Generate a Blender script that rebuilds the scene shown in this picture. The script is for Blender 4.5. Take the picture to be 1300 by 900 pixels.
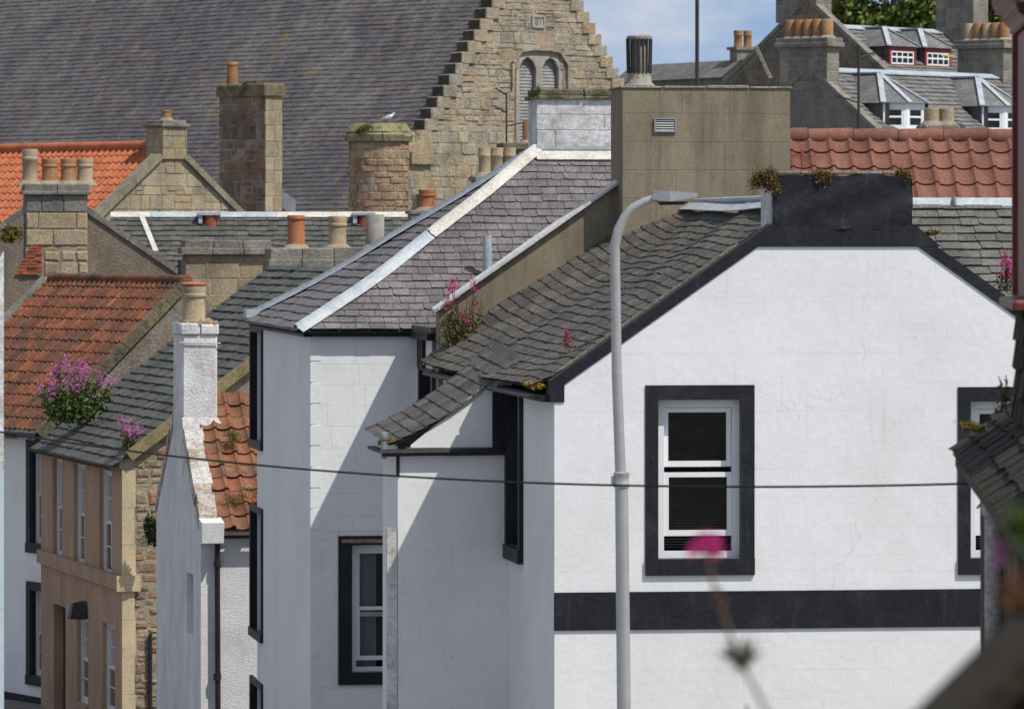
import bpy, math, random
from mathutils import Vector as V
R = math.radians
random.seed(7)
for o in list(bpy.data.objects): bpy.data.objects.remove(o)
sc = bpy.context.scene
COL = sc.collection

# ------------------------------------------------------------------ camera, sky, sun, exposure
FPX, CX, YH, CAMZ = 6720.0, 650.0, 300.0, 8.0      # focal length in photo pixels, centre column, horizon row, eye height
cd = bpy.data.cameras.new('camera'); cam = bpy.data.objects.new('camera', cd); COL.objects.link(cam)
cam.location = (0, 0, CAMZ); cam.rotation_euler = (R(90), 0, 0)
cd.sensor_width = 36; cd.lens = FPX / 1300 * 36
cd.shift_y = -(450 - YH) / 1300
cd.clip_start = .5; cd.clip_end = 3000
cd.dof.use_dof = True; cd.dof.focus_distance = 72; cd.dof.aperture_fstop = 7.5
sc.camera = cam

SUN = V((.56, -.40, 1.0)).normalized()
el = math.asin(SUN.z); az = math.atan2(SUN.x, SUN.y)
w = bpy.data.worlds.new('World'); sc.world = w; w.use_nodes = True
nt = w.node_tree; nt.nodes.clear()
sky = nt.nodes.new('ShaderNodeTexSky'); sky.sky_type = 'NISHITA'; sky.sun_disc = False
sky.sun_elevation = el; sky.sun_rotation = az; sky.air_density = 1.0; sky.dust_density = .3; sky.ozone_density = 1.6
tc = nt.nodes.new('ShaderNodeTexCoord')
mp = nt.nodes.new('ShaderNodeMapping'); mp.inputs['Scale'].default_value = (9, 9, 22); mp.inputs['Location'].default_value = (3.1, 0.4, 1.7)
nz = nt.nodes.new('ShaderNodeTexNoise'); nz.inputs['Scale'].default_value = 2.2; nz.inputs['Detail'].default_value = 7; nz.inputs['Roughness'].default_value = .55
mr = nt.nodes.new('ShaderNodeMapRange'); mr.inputs[1].default_value = .40; mr.inputs[2].default_value = .72; mr.inputs[3].default_value = .06; mr.inputs[4].default_value = .85
mx = nt.nodes.new('ShaderNodeMix'); mx.data_type = 'RGBA'; mx.inputs[7].default_value = (6.7, 6.4, 6.1, 1)
bg = nt.nodes.new('ShaderNodeBackground'); bg.inputs[1].default_value = .14
ow = nt.nodes.new('ShaderNodeOutputWorld')
va_ = nt.nodes.new('ShaderNodeVectorMath'); va_.operation = 'ADD'; va_.inputs[1].default_value = (0, 0, .22)
vn_ = nt.nodes.new('ShaderNodeVectorMath'); vn_.operation = 'NORMALIZE'
nt.links.new(tc.outputs['Generated'], va_.inputs[0]); nt.links.new(va_.outputs[0], vn_.inputs[0]); nt.links.new(vn_.outputs[0], sky.inputs[0])
nt.links.new(tc.outputs['Generated'], mp.inputs[0]); nt.links.new(mp.outputs[0], nz.inputs['Vector'])
nt.links.new(nz.outputs[0], mr.inputs[0]); nt.links.new(mr.outputs[0], mx.inputs[0]); nt.links.new(sky.outputs[0], mx.inputs[6])
nt.links.new(mx.outputs[2], bg.inputs[0]); nt.links.new(bg.outputs[0], ow.inputs[0])
sd = bpy.data.lights.new('sun', 'SUN'); sd.energy = 4.6; sd.angle = R(.53); sd.color = (1, .955, .88)
so = bpy.data.objects.new('sun', sd); COL.objects.link(so)
so.rotation_euler = SUN.to_track_quat('Z', 'Y').to_euler(); so.location = (30, -20, 60)
sc.view_settings.view_transform = 'Standard'; sc.view_settings.look = 'None'
sc.view_settings.gamma = 1; sc.view_settings.use_curve_mapping = False
sc.view_settings.exposure = -.06
sc.cycles.max_bounces = 6; sc.cycles.diffuse_bounces = 3; sc.cycles.transparent_max_bounces = 8
sc.cycles.use_denoising = True

# ------------------------------------------------------------------ materials
MATS = {}
def mat(name, ramp, rnd=0., ns=2., rough=.85, bump=.3, bs=25., bdist=.02, stains=(), spec=.3, metal=0., stretch=(1, 1, 1), detail=6, grain=.45, cracks=0.):
    if not any(w_ in name for w_ in ('white', 'upvc', 'petal', 'lead', 'gull', 'leaf')):
        ramp = [tuple(x * .88 for x in c) for c in ramp]; stains = [(tuple(x * .88 for x in q[0]),) + tuple(q[1:]) for q in stains]
    m = bpy.data.materials.new(name); m.use_nodes = True
    t = m.node_tree; N = t.nodes; L = t.links; N.clear()
    out = N.new('ShaderNodeOutputMaterial'); p = N.new('ShaderNodeBsdfPrincipled'); L.new(p.outputs[0], out.inputs[0])
    p.inputs['Roughness'].default_value = rough; p.inputs['Metallic'].default_value = metal
    p.inputs['Specular IOR Level'].default_value = spec
    g = N.new('ShaderNodeNewGeometry')
    def noise(scale, st=(1, 1, 1), det=6, rg=.6):
        mp = N.new('ShaderNodeMapping'); mp.inputs['Scale'].default_value = st
        L.new(g.outputs['Position'], mp.inputs[0])
        n = N.new('ShaderNodeTexNoise'); n.inputs['Scale'].default_value = scale; n.inputs['Detail'].default_value = det
        n.inputs['Roughness'].default_value = rg
        L.new(mp.outputs[0], n.inputs['Vector']); return n.outputs[0]
    def math_(op, a, b=None, clamp=False):
        k = N.new('ShaderNodeMath'); k.operation = op; k.use_clamp = clamp
        for i, x in enumerate((a, b)):
            if x is None: continue
            if isinstance(x, (int, float)): k.inputs[i].default_value = x
            else: L.new(x, k.inputs[i])
        return k.outputs[0]
    def rng(x, lo, hi, a=0., b=1.):
        k = N.new('ShaderNodeMapRange'); L.new(x, k.inputs[0])
        k.inputs[1].default_value = lo; k.inputs[2].default_value = hi; k.inputs[3].default_value = a; k.inputs[4].default_value = b
        return k.outputs[0]
    n1 = rng(noise(ns, stretch, detail), .3, .7)
    if rnd:
        oi = N.new('ShaderNodeObjectInfo')
        r = math_('FRACT', math_('ADD', oi.outputs['Random'], g.outputs['Random Per Island']))
        fac = math_('ADD', math_('MULTIPLY', r, rnd), math_('MULTIPLY', n1, 1 - rnd))
    else: fac = n1
    cr = N.new('ShaderNodeValToRGB'); L.new(fac, cr.inputs[0])
    e = cr.color_ramp.elements
    while len(e) < len(ramp): e.new(.5)
    for k, c in enumerate(ramp):
        e[k].position = k / (len(ramp) - 1) if len(ramp) > 1 else 0; e[k].color = (*c, 1)
    col = cr.outputs[0]
    for s in stains:
        c, scale, lo, hi, amt = s[:5]; st = s[5] if len(s) > 5 else (1, 1, 1)
        f = rng(noise(scale, st), lo, hi)
        if len(s) > 6 and s[6]: f = math_('MULTIPLY', f, rng(noise(s[6], (1, 1, 1), 2), .45, .6))
        f = math_('MULTIPLY', f, amt, True)
        mxn = N.new('ShaderNodeMix'); mxn.data_type = 'RGBA'
        L.new(f, mxn.inputs[0]); L.new(col, mxn.inputs[6]); mxn.inputs[7].default_value = (*c, 1); col = mxn.outputs[2]
    if cracks:   # hairline cracks in the paint
        mpc = N.new('ShaderNodeMapping'); mpc.inputs['Scale'].default_value = (.9, .9, .6); L.new(g.outputs['Position'], mpc.inputs[0])
        nd = N.new('ShaderNodeTexNoise'); nd.inputs['Scale'].default_value = 2.5; nd.inputs['Detail'].default_value = 6; L.new(mpc.outputs[0], nd.inputs['Vector'])
        ad = N.new('ShaderNodeMix'); ad.data_type = 'RGBA'; ad.blend_type = 'ADD'; ad.inputs[0].default_value = .55; L.new(mpc.outputs[0], ad.inputs[6]); L.new(nd.outputs[1], ad.inputs[7])
        vo = N.new('ShaderNodeTexVoronoi'); vo.feature = 'DISTANCE_TO_EDGE'; vo.inputs['Scale'].default_value = .75; L.new(ad.outputs[2], vo.inputs['Vector'])
        f = math_('MULTIPLY', math_('MULTIPLY', rng(vo.outputs['Distance'], .0008, .0045, 1., 0.), rng(noise(.55, (1, 1, 1), 3), .50, .58)), cracks, True)
        mxc = N.new('ShaderNodeMix'); mxc.data_type = 'RGBA'; L.new(f, mxc.inputs[0]); L.new(col, mxc.inputs[6]); mxc.inputs[7].default_value = (.30, .29, .27, 1); col = mxc.outputs[2]
    if grain:   # fine and broad tonal unevenness
        k = math_('MULTIPLY', rng(noise(bs * 1.6, (1, 1, 1), 4), .3, .7, 1 - grain, 1 + grain * .75), rng(noise(1.7, (1, 1, .6), 4), .3, .7, 1 - grain * .6, 1 + grain * .45))
        cb_ = N.new('ShaderNodeVectorMath'); cb_.operation = 'SCALE'; L.new(col, cb_.inputs[0]); L.new(k, cb_.inputs['Scale']); col = cb_.outputs[0]
    L.new(col, p.inputs['Base Color'])
    if bump:
        b = N.new('ShaderNodeBump'); b.inputs['Strength'].default_value = bump; b.inputs['Distance'].default_value = bdist
        L.new(noise(bs, stretch, 5, .65), b.inputs['Height']); L.new(b.outputs[0], p.inputs['Normal'])
    MATS[name] = m; return m

LICH = (.42, .22, .05); MOSS = (.10, .10, .025)
mat('white_paint', cracks=.24, ramp=[(.70, .705, .70), (.76, .765, .765), (.79, .795, .80)], grain=0.03, rnd=.05, ns=.9, rough=.7, bump=.3, bs=9, bdist=.014,
    stains=[((.42, .39, .33), 2.6, .62, .82, .45, (2.6, 2.6, .22)), ((.30, .28, .24), 9, .70, .76, .6), ((.40, .38, .34), 22, .70, .76, .45), ((.62, .62, .60), .6, .5, .7, .3)])
mat('white_harl', [(.62, .61, .60), (.75, .75, .75)], grain=0.2, ns=1.5, rough=.9, bump=.8, bs=42, bdist=.016,
    stains=[((.36, .33, .28), 2.6, .58, .8, .5, (1.5, 1.5, .4)), ((.30, .27, .22), 12, .68, .8, .5)])
mat('black_paint', [(.009, .010, .0135), (.014, .0155, .021), (.019, .021, .028)], grain=0.3, ns=3, rough=.55, bump=.5, bs=14, bdist=.015,
    stains=[((.45, .45, .43), 9, .735, .75, .8), ((.05, .05, .052), 3, .55, .8, .5), ((.06, .06, .055), 4, .58, .75, .5, (3, 3, .3))])
mat('black_iron', [(.012, .012, .013), (.03, .029, .028)], ns=8, rough=.5, bump=.2, bs=40)
mat('slate_grey', [(.055, .050, .044), (.092, .084, .073), (.120, .110, .095), (.172, .157, .134)], rnd=.6, ns=5, rough=.8, bump=.6, bs=16, bdist=.012, stretch=(1.4, .4, 1),
    stains=[((.26, .19, .05), 6, .65, .74, .5), ((.26, .25, .215), 2.2, .56, .8, .4), ((.04, .04, .035), 1.3, .55, .75, .45)])
mat('slate_purple', [(.125, .111, .112), (.158, .142, .142), (.185, .168, .167), (.235, .218, .212)], rnd=.62, ns=6, rough=.7, bump=.4, bs=18, bdist=.01,
    stains=[((.30, .29, .28), 5, .64, .8, .45), ((.07, .062, .066), 1.6, .55, .75, .4)])
mat('slate_green', [(.072, .075, .065), (.104, .107, .094), (.142, .144, .126)], rnd=.62, ns=5, rough=.75, bump=.5, bs=16, bdist=.012,
    stains=[((.20, .20, .18), 4, .62, .78, .4), ((.045, .047, .04), 1.4, .55, .75, .5)])
mat('slate_wing', [(.10, .097, .088), (.150, .146, .132), (.19, .182, .162)], rnd=.6, ns=5, rough=.8, bump=.5, bs=16, bdist=.012,
    stains=[((.26, .19, .06), 7, .66, .76, .4), ((.07, .065, .06), 2, .5, .75, .5)])
mat('slate_church', [(.118, .106, .115), (.140, .127, .134), (.170, .156, .158)], rnd=.42, ns=1.2, rough=.7, bump=.3, bs=9,
    stains=[((.235, .225, .19), .5, .36, .62, .75, (1, 1, .45), .055), ((.32, .19, .06), 1.3, .58, .68, .6, (1, 1, 1), .06), ((.27, .22, .10), 2.2, .54, .68, .6, (1, 1, 1), .08), ((.30, .30, .30), 1.7, .69, .72, .7), ((.085, .075, .085), .22, .5, .7, .5)])
mat('slate_far', [(.135, .132, .132), (.185, .18, .178), (.23, .222, .215)], rnd=.45, ns=2, rough=.8, bump=.3, bs=9,
    stains=[((.24, .21, .13), 1.2, .55, .75, .5), ((.07, .065, .06), .8, .55, .75, .4)])
mat('pantile_orange', [(.13, .050, .026), (.225, .075, .034), (.295, .102, .047), (.22, .105, .066)], rnd=.6, ns=6, rough=.85, bump=.4, bs=30,
    stains=[((.085, .055, .04), 1.2, .44, .64, .8), ((.06, .046, .037), 5, .50, .64, .8), ((.33, .24, .17), 5, .64, .74, .4)])
mat('pantile_old', [(.16, .062, .034), (.26, .095, .048), (.32, .13, .07), (.22, .12, .08)], rnd=.6, ns=6, rough=.9, bump=.6, bs=24, stains=[((.10, .07, .05), 3, .46, .64, .75), ((.14, .13, .045), 4, .54, .66, .7), ((.40, .34, .28), 6, .62, .72, .6)])
mat('pantile_bright', [(.40, .115, .050), (.47, .145, .062), (.53, .175, .08)], grain=0.3, rnd=.6, ns=5, rough=.8, bump=.3, bs=25,
    stains=[((.32, .12, .06), 3, .58, .75, .4)])
mat('pantile_weathered', [(.175, .072, .050), (.23, .098, .067), (.29, .132, .094)], rnd=.5, ns=4, rough=.85, bump=.4, bs=30, stretch=(2, .6, .6),
    stains=[((.17, .09, .06), 3, .5, .72, .6, (3, .6, .6)), ((.42, .30, .22), 5, .62, .75, .4), ((.13, .10, .05), 3, .64, .76, .5)])
mat('lead', [(.30, .345, .38), (.38, .425, .46), (.45, .485, .51)], grain=0.2, ns=4, rough=.55, bump=.3, bs=12, stains=[((.34, .35, .35), 3, .55, .75, .4)], spec=.5)
mat('lead_cream', [(.44, .42, .36), (.55, .53, .47), (.61, .60, .55)], grain=0.25, ns=4, rough=.7, bump=.4, bs=14, stains=[((.36, .32, .22), 4, .58, .75, .5)])
mat('church_stone', [(.26, .232, .175), (.40, .345, .24), (.34, .312, .25), (.44, .385, .275), (.41, .305, .19), (.37, .335, .255)], rnd=.66, ns=5, rough=.95, bump=1, bs=10, bdist=.05,
    stains=[((.11, .10, .085), 3.2, .57, .76, .55), ((.48, .41, .30), 6, .62, .78, .45)])
mat('louvre_wood', [(.30, .285, .285), (.38, .365, .36)], ns=4, rough=.8, bump=.2, bs=15)
mat('lead_white', [(.46, .46, .44), (.58, .58, .56), (.66, .66, .64)], grain=0.25, ns=4, rough=.7, bump=.4, bs=14, stains=[((.36, .33, .26), 4, .58, .75, .6)])
mat('church_mortar', [(.36, .28, .19), (.47, .37, .26)], ns=5, rough=1, bump=.6, bs=20)
mat('grimy_shade', [(.055, .052, .044), (.10, .092, .075)], ns=5, rough=1, bump=.5, bs=14)  # dark grime tone that also carries the crow steps' left-side shade
mat('skew_tan', [(.21, .185, .125), (.28, .25, .175), (.33, .30, .22)], rnd=.4, ns=4, rough=.95, bump=.6, bs=16, bdist=.03, stains=[((.12, .11, .07), 3, .52, .74, .6)])
mat('pale_stone', [(.36, .34, .29), (.46, .43, .37)], ns=4, rough=.9, bump=.4, bs=20, stains=[((.22, .2, .16), 4, .55, .75, .5)])
mat('dark_stone', [(.12, .116, .105), (.17, .155, .125), (.24, .195, .125), (.22, .21, .185), (.28, .19, .11), (.16, .152, .135)], rnd=.75, ns=4, rough=.95, bump=.8, bs=14, bdist=.03,
    stains=[((.05, .048, .045), 3, .52, .75, .55), ((.20, .19, .17), 5, .6, .75, .4)])
mat('grey_stone', [(.17, .165, .148), (.25, .235, .20), (.30, .27, .21)], rnd=.65, ns=4, rough=.95, bump=.6, bs=14, bdist=.03,
    stains=[((.09, .088, .08), 2.5, .52, .75, .6), ((.26, .22, .12), 5, .62, .76, .4)])
mat('yellow_ashlar', [(.46, .35, .20), (.40, .33, .23), (.52, .39, .21), (.36, .32, .26)], rnd=.8, ns=4, rough=.9, bump=.6, bs=16, bdist=.025,
    stains=[((.20, .18, .15), 3, .54, .75, .55), ((.44, .27, .12), 4, .62, .75, .4)])
mat('tan_ashlar', [(.34, .27, .165), (.42, .335, .20), (.30, .255, .175), (.46, .38, .25), (.29, .255, .20)], rnd=.85, ns=5, rough=.95, bump=.5, bs=18, bdist=.025,
    stains=[((.18, .15, .10), 4, .55, .75, .5)])
mat('rubble', [(.30, .22, .13), (.40, .31, .18), (.22, .19, .15), (.36, .20, .11), (.28, .25, .20)], rnd=.8, ns=5, rough=.95, bump=1, bs=14, bdist=.04,
    stains=[((.09, .08, .07), 5, .55, .75, .6)])
mat('red_rubble', [(.30, .17, .105), (.40, .25, .155), (.36, .28, .19), (.44, .30, .19), (.22, .185, .14)], rnd=.75, ns=4, rough=.95, bump=1, bs=10, bdist=.05,
    stains=[((.09, .08, .07), 3, .55, .74, .7), ((.34, .31, .25), 5, .6, .76, .5)])
mat('mortar', [(.30, .255, .185), (.40, .345, .26)], ns=5, rough=1, bump=.8, bs=25, stains=[((.16, .14, .11), 4, .55, .75, .5)])
mat('brick', [(.36, .095, .045), (.44, .135, .065), (.30, .09, .05)], rnd=.8, ns=8, rough=.9, bump=.5, bs=30)
mat('mossy_cope', [(.115, .10, .075), (.20, .175, .11), (.28, .235, .135)], rnd=.4, ns=5, rough=1, bump=1, bs=16, bdist=.04,
    stains=[((.045, .038, .022), 3.2, .5, .68, .75), ((.27, .20, .06), 6, .60, .72, .6)])
mat('yellow_moss_cope', [(.22, .20, .12), (.33, .30, .15), (.25, .23, .18)], rnd=.5, ns=5, rough=1, bump=1, bs=14, bdist=.04,
    stains=[((.055, .045, .02), 3, .55, .68, .7)])
mat('cope_grey', [(.20, .19, .165), (.30, .28, .235)], rnd=.4, ns=4, rough=.95, bump=.7, bs=16, bdist=.03, stains=[((.07, .068, .06), 3, .5, .72, .6), ((.30, .22, .09), 6, .64, .75, .5)])
mat('beige_render', [(.225, .188, .128), (.275, .232, .160), (.31, .265, .190)], grain=.22, rnd=.10, ns=1.1, rough=.95, bump=.3, bs=30, bdist=.012,
    stains=[((.125, .105, .075), 1.5, .48, .74, .7, (2.5, 2.5, .3)), ((.085, .075, .055), 2.2, .58, .76, .6), ((.36, .33, .25), 3, .62, .8, .35, (2, 2, .5))])
mat('brown_harl', [(.22, .18, .135), (.29, .235, .175)], ns=2, rough=1, bump=1, bs=26, bdist=.03, stains=[((.15, .125, .10), 2, .5, .75, .5)])
mat('grey_harl', [(.20, .18, .165), (.25, .225, .205)], ns=2, rough=1, bump=.6, bs=18, stains=[((.15, .135, .125), 1, .5, .75, .5)])
mat('ochre_paint', [(.37, .245, .155), (.43, .29, .188), (.46, .315, .21)], grain=0.14, ns=1.2, rough=.85, bump=.3, bs=20,
    stains=[((.24, .16, .105), 1.8, .5, .76, .6, (1.8, 1.8, .35)), ((.17, .12, .085), 5, .62, .76, .5), ((.58, .43, .28), 3, .62, .8, .3)])
mat('cream_quoin', [(.52, .42, .26), (.60, .49, .31)], grain=0.2, ns=2, rough=.85, bump=.3, bs=18, stains=[((.36, .27, .16), 3, .55, .75, .4)])
mat('weathered_white', [(.46, .45, .43), (.62, .62, .61), (.70, .70, .70)], grain=0.25, rnd=.1, ns=3, rough=.9, bump=.7, bs=14, bdist=.02,
    stains=[((.24, .23, .21), 3.4, .5, .68, .65), ((.16, .15, .14), 8, .62, .75, .5)])
mat('flaking_white', [(.52, .51, .49), (.66, .66, .65), (.72, .72, .71)], grain=.2, ns=2.5, rough=.9, bump=.9, bs=24, bdist=.02, stains=[((.30, .26, .20), 3.2, .56, .72, .6), ((.24, .18, .13), 9, .62, .70, .6), ((.36, .34, .30), 1.5, .5, .75, .5, (1, 1, .4))])
mat('whitewashed_rubble', [(.34, .32, .29), (.56, .55, .53), (.44, .39, .33), (.34, .23, .17)], rnd=.5, ns=7, rough=.95, bump=1, bs=16, bdist=.04,
    stains=[((.30, .14, .08), 5, .60, .70, .6), ((.14, .13, .11), 6, .58, .74, .6)])
mat('pot_terracotta', [(.34, .115, .045), (.43, .16, .068), (.47, .19, .09)], rnd=.5, ns=6, rough=.8, bump=.3, bs=30, stains=[((.20, .10, .06), 5, .55, .75, .5)])
mat('pot_orange', [(.32, .15, .06), (.39, .20, .09), (.33, .225, .13)], rnd=.5, ns=6, rough=.8, bump=.3, bs=30, stains=[((.17, .12, .08), 5, .55, .75, .55)])
mat('pot_buff', [(.36, .29, .19), (.45, .36, .235), (.40, .30, .18)], rnd=.5, ns=5, rough=.85, bump=.3, bs=30, stains=[((.19, .16, .12), 4, .52, .75, .55)])
mat('pot_grey', [(.29, .27, .235), (.37, .345, .295)], rnd=.4, ns=5, rough=.85, bump=.4, bs=30, stains=[((.17, .155, .13), 4, .52, .75, .5)])
mat('red_brown_metal', [(.24, .065, .035), (.32, .095, .05)], ns=6, rough=.6, bump=.2, bs=20)
mat('cowl_dark', [(.035, .033, .032), (.06, .055, .052)], ns=6, rough=.7, bump=.4, bs=30)
mat('galvanised', [(.45, .45, .44), (.53, .53, .52)], grain=0.08, ns=6, rough=.36, bump=.05, bs=30, metal=.35, spec=.5, stains=[((.24, .24, .23), 4, .55, .75, .3)])
mat('lamp_shell', [(.36, .375, .385), (.44, .455, .46)], grain=0.1, ns=6, rough=.5, bump=.1, bs=30, stains=[((.24, .24, .23), 6, .58, .75, .4)])
mat('steel', [(.30, .31, .32), (.38, .39, .40)], grain=0.1, ns=8, rough=.5, bump=.1, metal=.4)
mat('upvc', [(.74, .75, .76), (.80, .81, .82)], grain=0, ns=3, rough=.4, bump=0, spec=.5)
mat('timber_white', [(.52, .52, .51), (.64, .64, .63)], grain=0.15, ns=6, rough=.6, bump=.2, bs=30, stains=[((.34, .33, .30), 6, .58, .75, .5)])
mat('blind', [(.11, .11, .105), (.16, .155, .15)], grain=0, ns=3, rough=.6, bump=0)
mat('curtain', [(.36, .37, .38), (.50, .51, .52)], grain=0.1, ns=5, rough=.9, bump=0, stretch=(6, 6, .3))
mat('room_dark', [(.012, .012, .013), (.02, .02, .02)], grain=0, ns=2, rough=.9, bump=0)
mat('red_timber', [(.145, .026, .020), (.175, .033, .025), (.20, .042, .030)], grain=0.15, ns=2.5, rough=.45, bump=.2, bs=18, spec=.45, stretch=(3, 3, .4))
mat('old_ladder', [(.26, .235, .19), (.33, .30, .25)], ns=4, rough=.9, bump=0)
mat('red_frame', [(.26, .028, .028), (.32, .04, .035)], grain=0.1, ns=4, rough=.5, bump=0)
mat('old_timber', [(.085, .070, .055), (.14, .118, .09), (.18, .155, .12)], rnd=.3, ns=3, rough=.9, bump=.8, bs=12, bdist=.012, stretch=(6, 6, .5), stains=[((.05, .042, .03), 2, .5, .72, .6)])
mat('old_pipe', [(.40, .39, .37), (.52, .51, .48)], ns=5, rough=.7, bump=.3, bs=20, stains=[((.28, .17, .07), 4, .58, .70, .6)])
mat('wood_fascia', [(.24, .19, .09), (.31, .25, .13)], ns=5, rough=.9, bump=.5, bs=20, stains=[((.14, .11, .05), 4, .5, .7, .5)])
mat('slate_near', [(.018, .017, .014), (.028, .026, .021), (.040, .037, .029)], rnd=.6, ns=5, rough=.9, bump=.8, bs=20, bdist=.012, stains=[((.055, .055, .015), 5, .5, .62, .7)])
mat('garden_stone', [(.026, .019, .012), (.042, .031, .020), (.06, .046, .030)], rnd=.6, ns=6, rough=1, bump=1, bs=25, bdist=.03, stains=[((.05, .05, .014), 7, .5, .65, .7)])
mat('rope_black', [(.012, .012, .013), (.02, .02, .02)], ns=3, rough=.7, bump=0)
mat('moss', [(.09, .075, .02), (.20, .16, .035), (.13, .12, .03)], rnd=.5, ns=14, rough=1, bump=1, bs=50)
mat('lichen_yellow', [(.36, .25, .03), (.50, .34, .05), (.26, .16, .04)], rnd=.5, ns=14, rough=1, bump=1, bs=50)
mat('sedum', [(.13, .05, .035), (.17, .09, .03), (.15, .14, .035), (.22, .10, .07)], rnd=.75, ns=10, rough=.9, bump=.2, bs=40)
mat('leaf', [(.045, .075, .016), (.075, .115, .026), (.11, .15, .038)], rnd=.8, ns=6, rough=.7, bump=0)
mat('ivy', [(.018, .028, .010), (.035, .05, .016), (.05, .055, .02)], rnd=.8, ns=6, rough=.7, bump=0)
mat('leaf_olive', [(.07, .075, .025), (.12, .12, .04), (.14, .10, .05)], rnd=.8, ns=6, rough=.8, bump=0)
mat('leaf_tree', [(.08, .115, .02), (.125, .165, .032), (.17, .205, .045)], rnd=.75, ns=1.2, rough=.7, bump=0)
mat('leaf_red', [(.16, .06, .03), (.22, .10, .04), (.13, .08, .03)], rnd=.8, ns=10, rough=.8, bump=0)
mat('stem', [(.13, .065, .05), (.15, .115, .05)], rnd=.5, ns=5, rough=.8, bump=0)
mat('petal', [(.38, .08, .26), (.48, .14, .36), (.55, .24, .46)], grain=0.1, rnd=.8, ns=8, rough=.7, bump=0)
mat('petal_deep', [(.50, .035, .19), (.60, .06, .26)], grain=0.1, rnd=.8, ns=8, rough=.7, bump=0)
mat('seed_head', [(.11, .10, .075), (.17, .155, .11)], rnd=.8, ns=8, rough=.9, bump=0)
mat('bark', [(.07, .055, .04), (.12, .095, .07)], ns=3, rough=1, bump=.8, bs=12)
mat('ground', [(.18, .17, .15), (.25, .235, .21)], ns=.4, rough=.95, bump=.3, bs=6)
mat('grass', [(.05, .075, .02), (.08, .11, .03)], ns=.3, rough=1, bump=.5, bs=4)
mat('gull_white', [(.74, .74, .74), (.80, .80, .80)], grain=0, ns=9, rough=.8, bump=0)
mat('gull_grey', [(.34, .36, .38), (.42, .44, .46)], grain=0, ns=9, rough=.8, bump=0)
mat('beak_yellow', [(.60, .38, .05), (.62, .40, .06)], grain=0, ns=9, rough=.6, bump=0)
mat('yellow_rail', [(.60, .42, .03), (.62, .44, .04)], grain=0, ns=9, rough=.6, bump=0)
mat('pale_blue_paint', [(.50, .60, .68), (.58, .67, .74)], grain=0.06, ns=1.5, rough=.7, bump=.2, bs=12)
mat('plinth_black', [(.010, .010, .013), (.016, .016, .020)], ns=3, rough=.6, bump=.3, bs=15)

def glass_mat(name, tint, refl=.75):
    m = bpy.data.materials.new(name); m.use_nodes = True; t = m.node_tree; t.nodes.clear()
    out = t.nodes.new('ShaderNodeOutputMaterial'); mixs = t.nodes.new('ShaderNodeMixShader')
    tr = t.nodes.new('ShaderNodeBsdfTransparent'); tr.inputs[0].default_value = (*tint, 1)
    gl = t.nodes.new('ShaderNodeBsdfGlossy'); gl.inputs['Roughness'].default_value = .02; gl.inputs[0].default_value = (refl, refl, refl, 1)
    fr = t.nodes.new('ShaderNodeFresnel'); fr.inputs[0].default_value = 1.5
    t.links.new(fr.outputs[0], mixs.inputs[0]); t.links.new(tr.outputs[0], mixs.inputs[1]); t.links.new(gl.outputs[0], mixs.inputs[2])
    t.links.new(mixs.outputs[0], out.inputs[0]); MATS[name] = m
glass_mat('glass', (.82, .86, .86))

# ------------------------------------------------------------------ frames, planes, mesh helpers
class Fr:
    """A thing's own ground frame: u to its right, v to its back, z up."""
    def __init__(s, px, Y, deg, Z0=0.):
        s.X, s.Y, s.Z, s.th = (px - CX) / FPX * Y, Y, Z0, R(deg); s.c, s.s = math.cos(s.th), math.sin(s.th)
    def w(s, p): return V((s.X + s.c * p[0] - s.s * p[1], s.Y + s.s * p[0] + s.c * p[1], s.Z + p[2]))
    def u_at(s, px, v=0.):
        k = (px - CX) / FPX; return (k * (s.Y + s.c * v) - s.X + s.s * v) / (s.c - k * s.s)
    def v_at(s, px, u=0.):
        k = (px - CX) / FPX; return (s.X + s.c * u - k * (s.Y + s.s * u)) / (s.s + k * s.c)
    def z_at(s, py, u=0., v=0.):
        return CAMZ - (py - YH) / FPX * (s.Y + s.s * u + s.c * v) - s.Z
    def root(s, name, label, cat, group=None):
        o = bpy.data.objects.new(name, None); COL.objects.link(o); o.empty_display_size = .3
        o.location = (s.X, s.Y, s.Z); o.rotation_euler = (0, 0, s.th); o['label'] = label; o['category'] = cat
        if group: o['group'] = group
        return o
WORLD = Fr(CX, 0, 0)
class Pl:
    def __init__(s, o, du, dv, dn=None):
        s.o, s.du, s.dv = V(o), V(du).normalized(), V(dv).normalized()
        s.dn = V(dn).normalized() if dn else s.du.cross(s.dv).normalized()
    def P(s, a, b, d=0.): return s.o + s.du * a + s.dv * b + s.dn * d
def wallpl(o, du, dn): return Pl(o, du, (0, 0, 1), dn)
def to_px(p): return (CX + FPX * p.x / p.y, YH - FPX * (p.z - CAMZ) / p.y)

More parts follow.
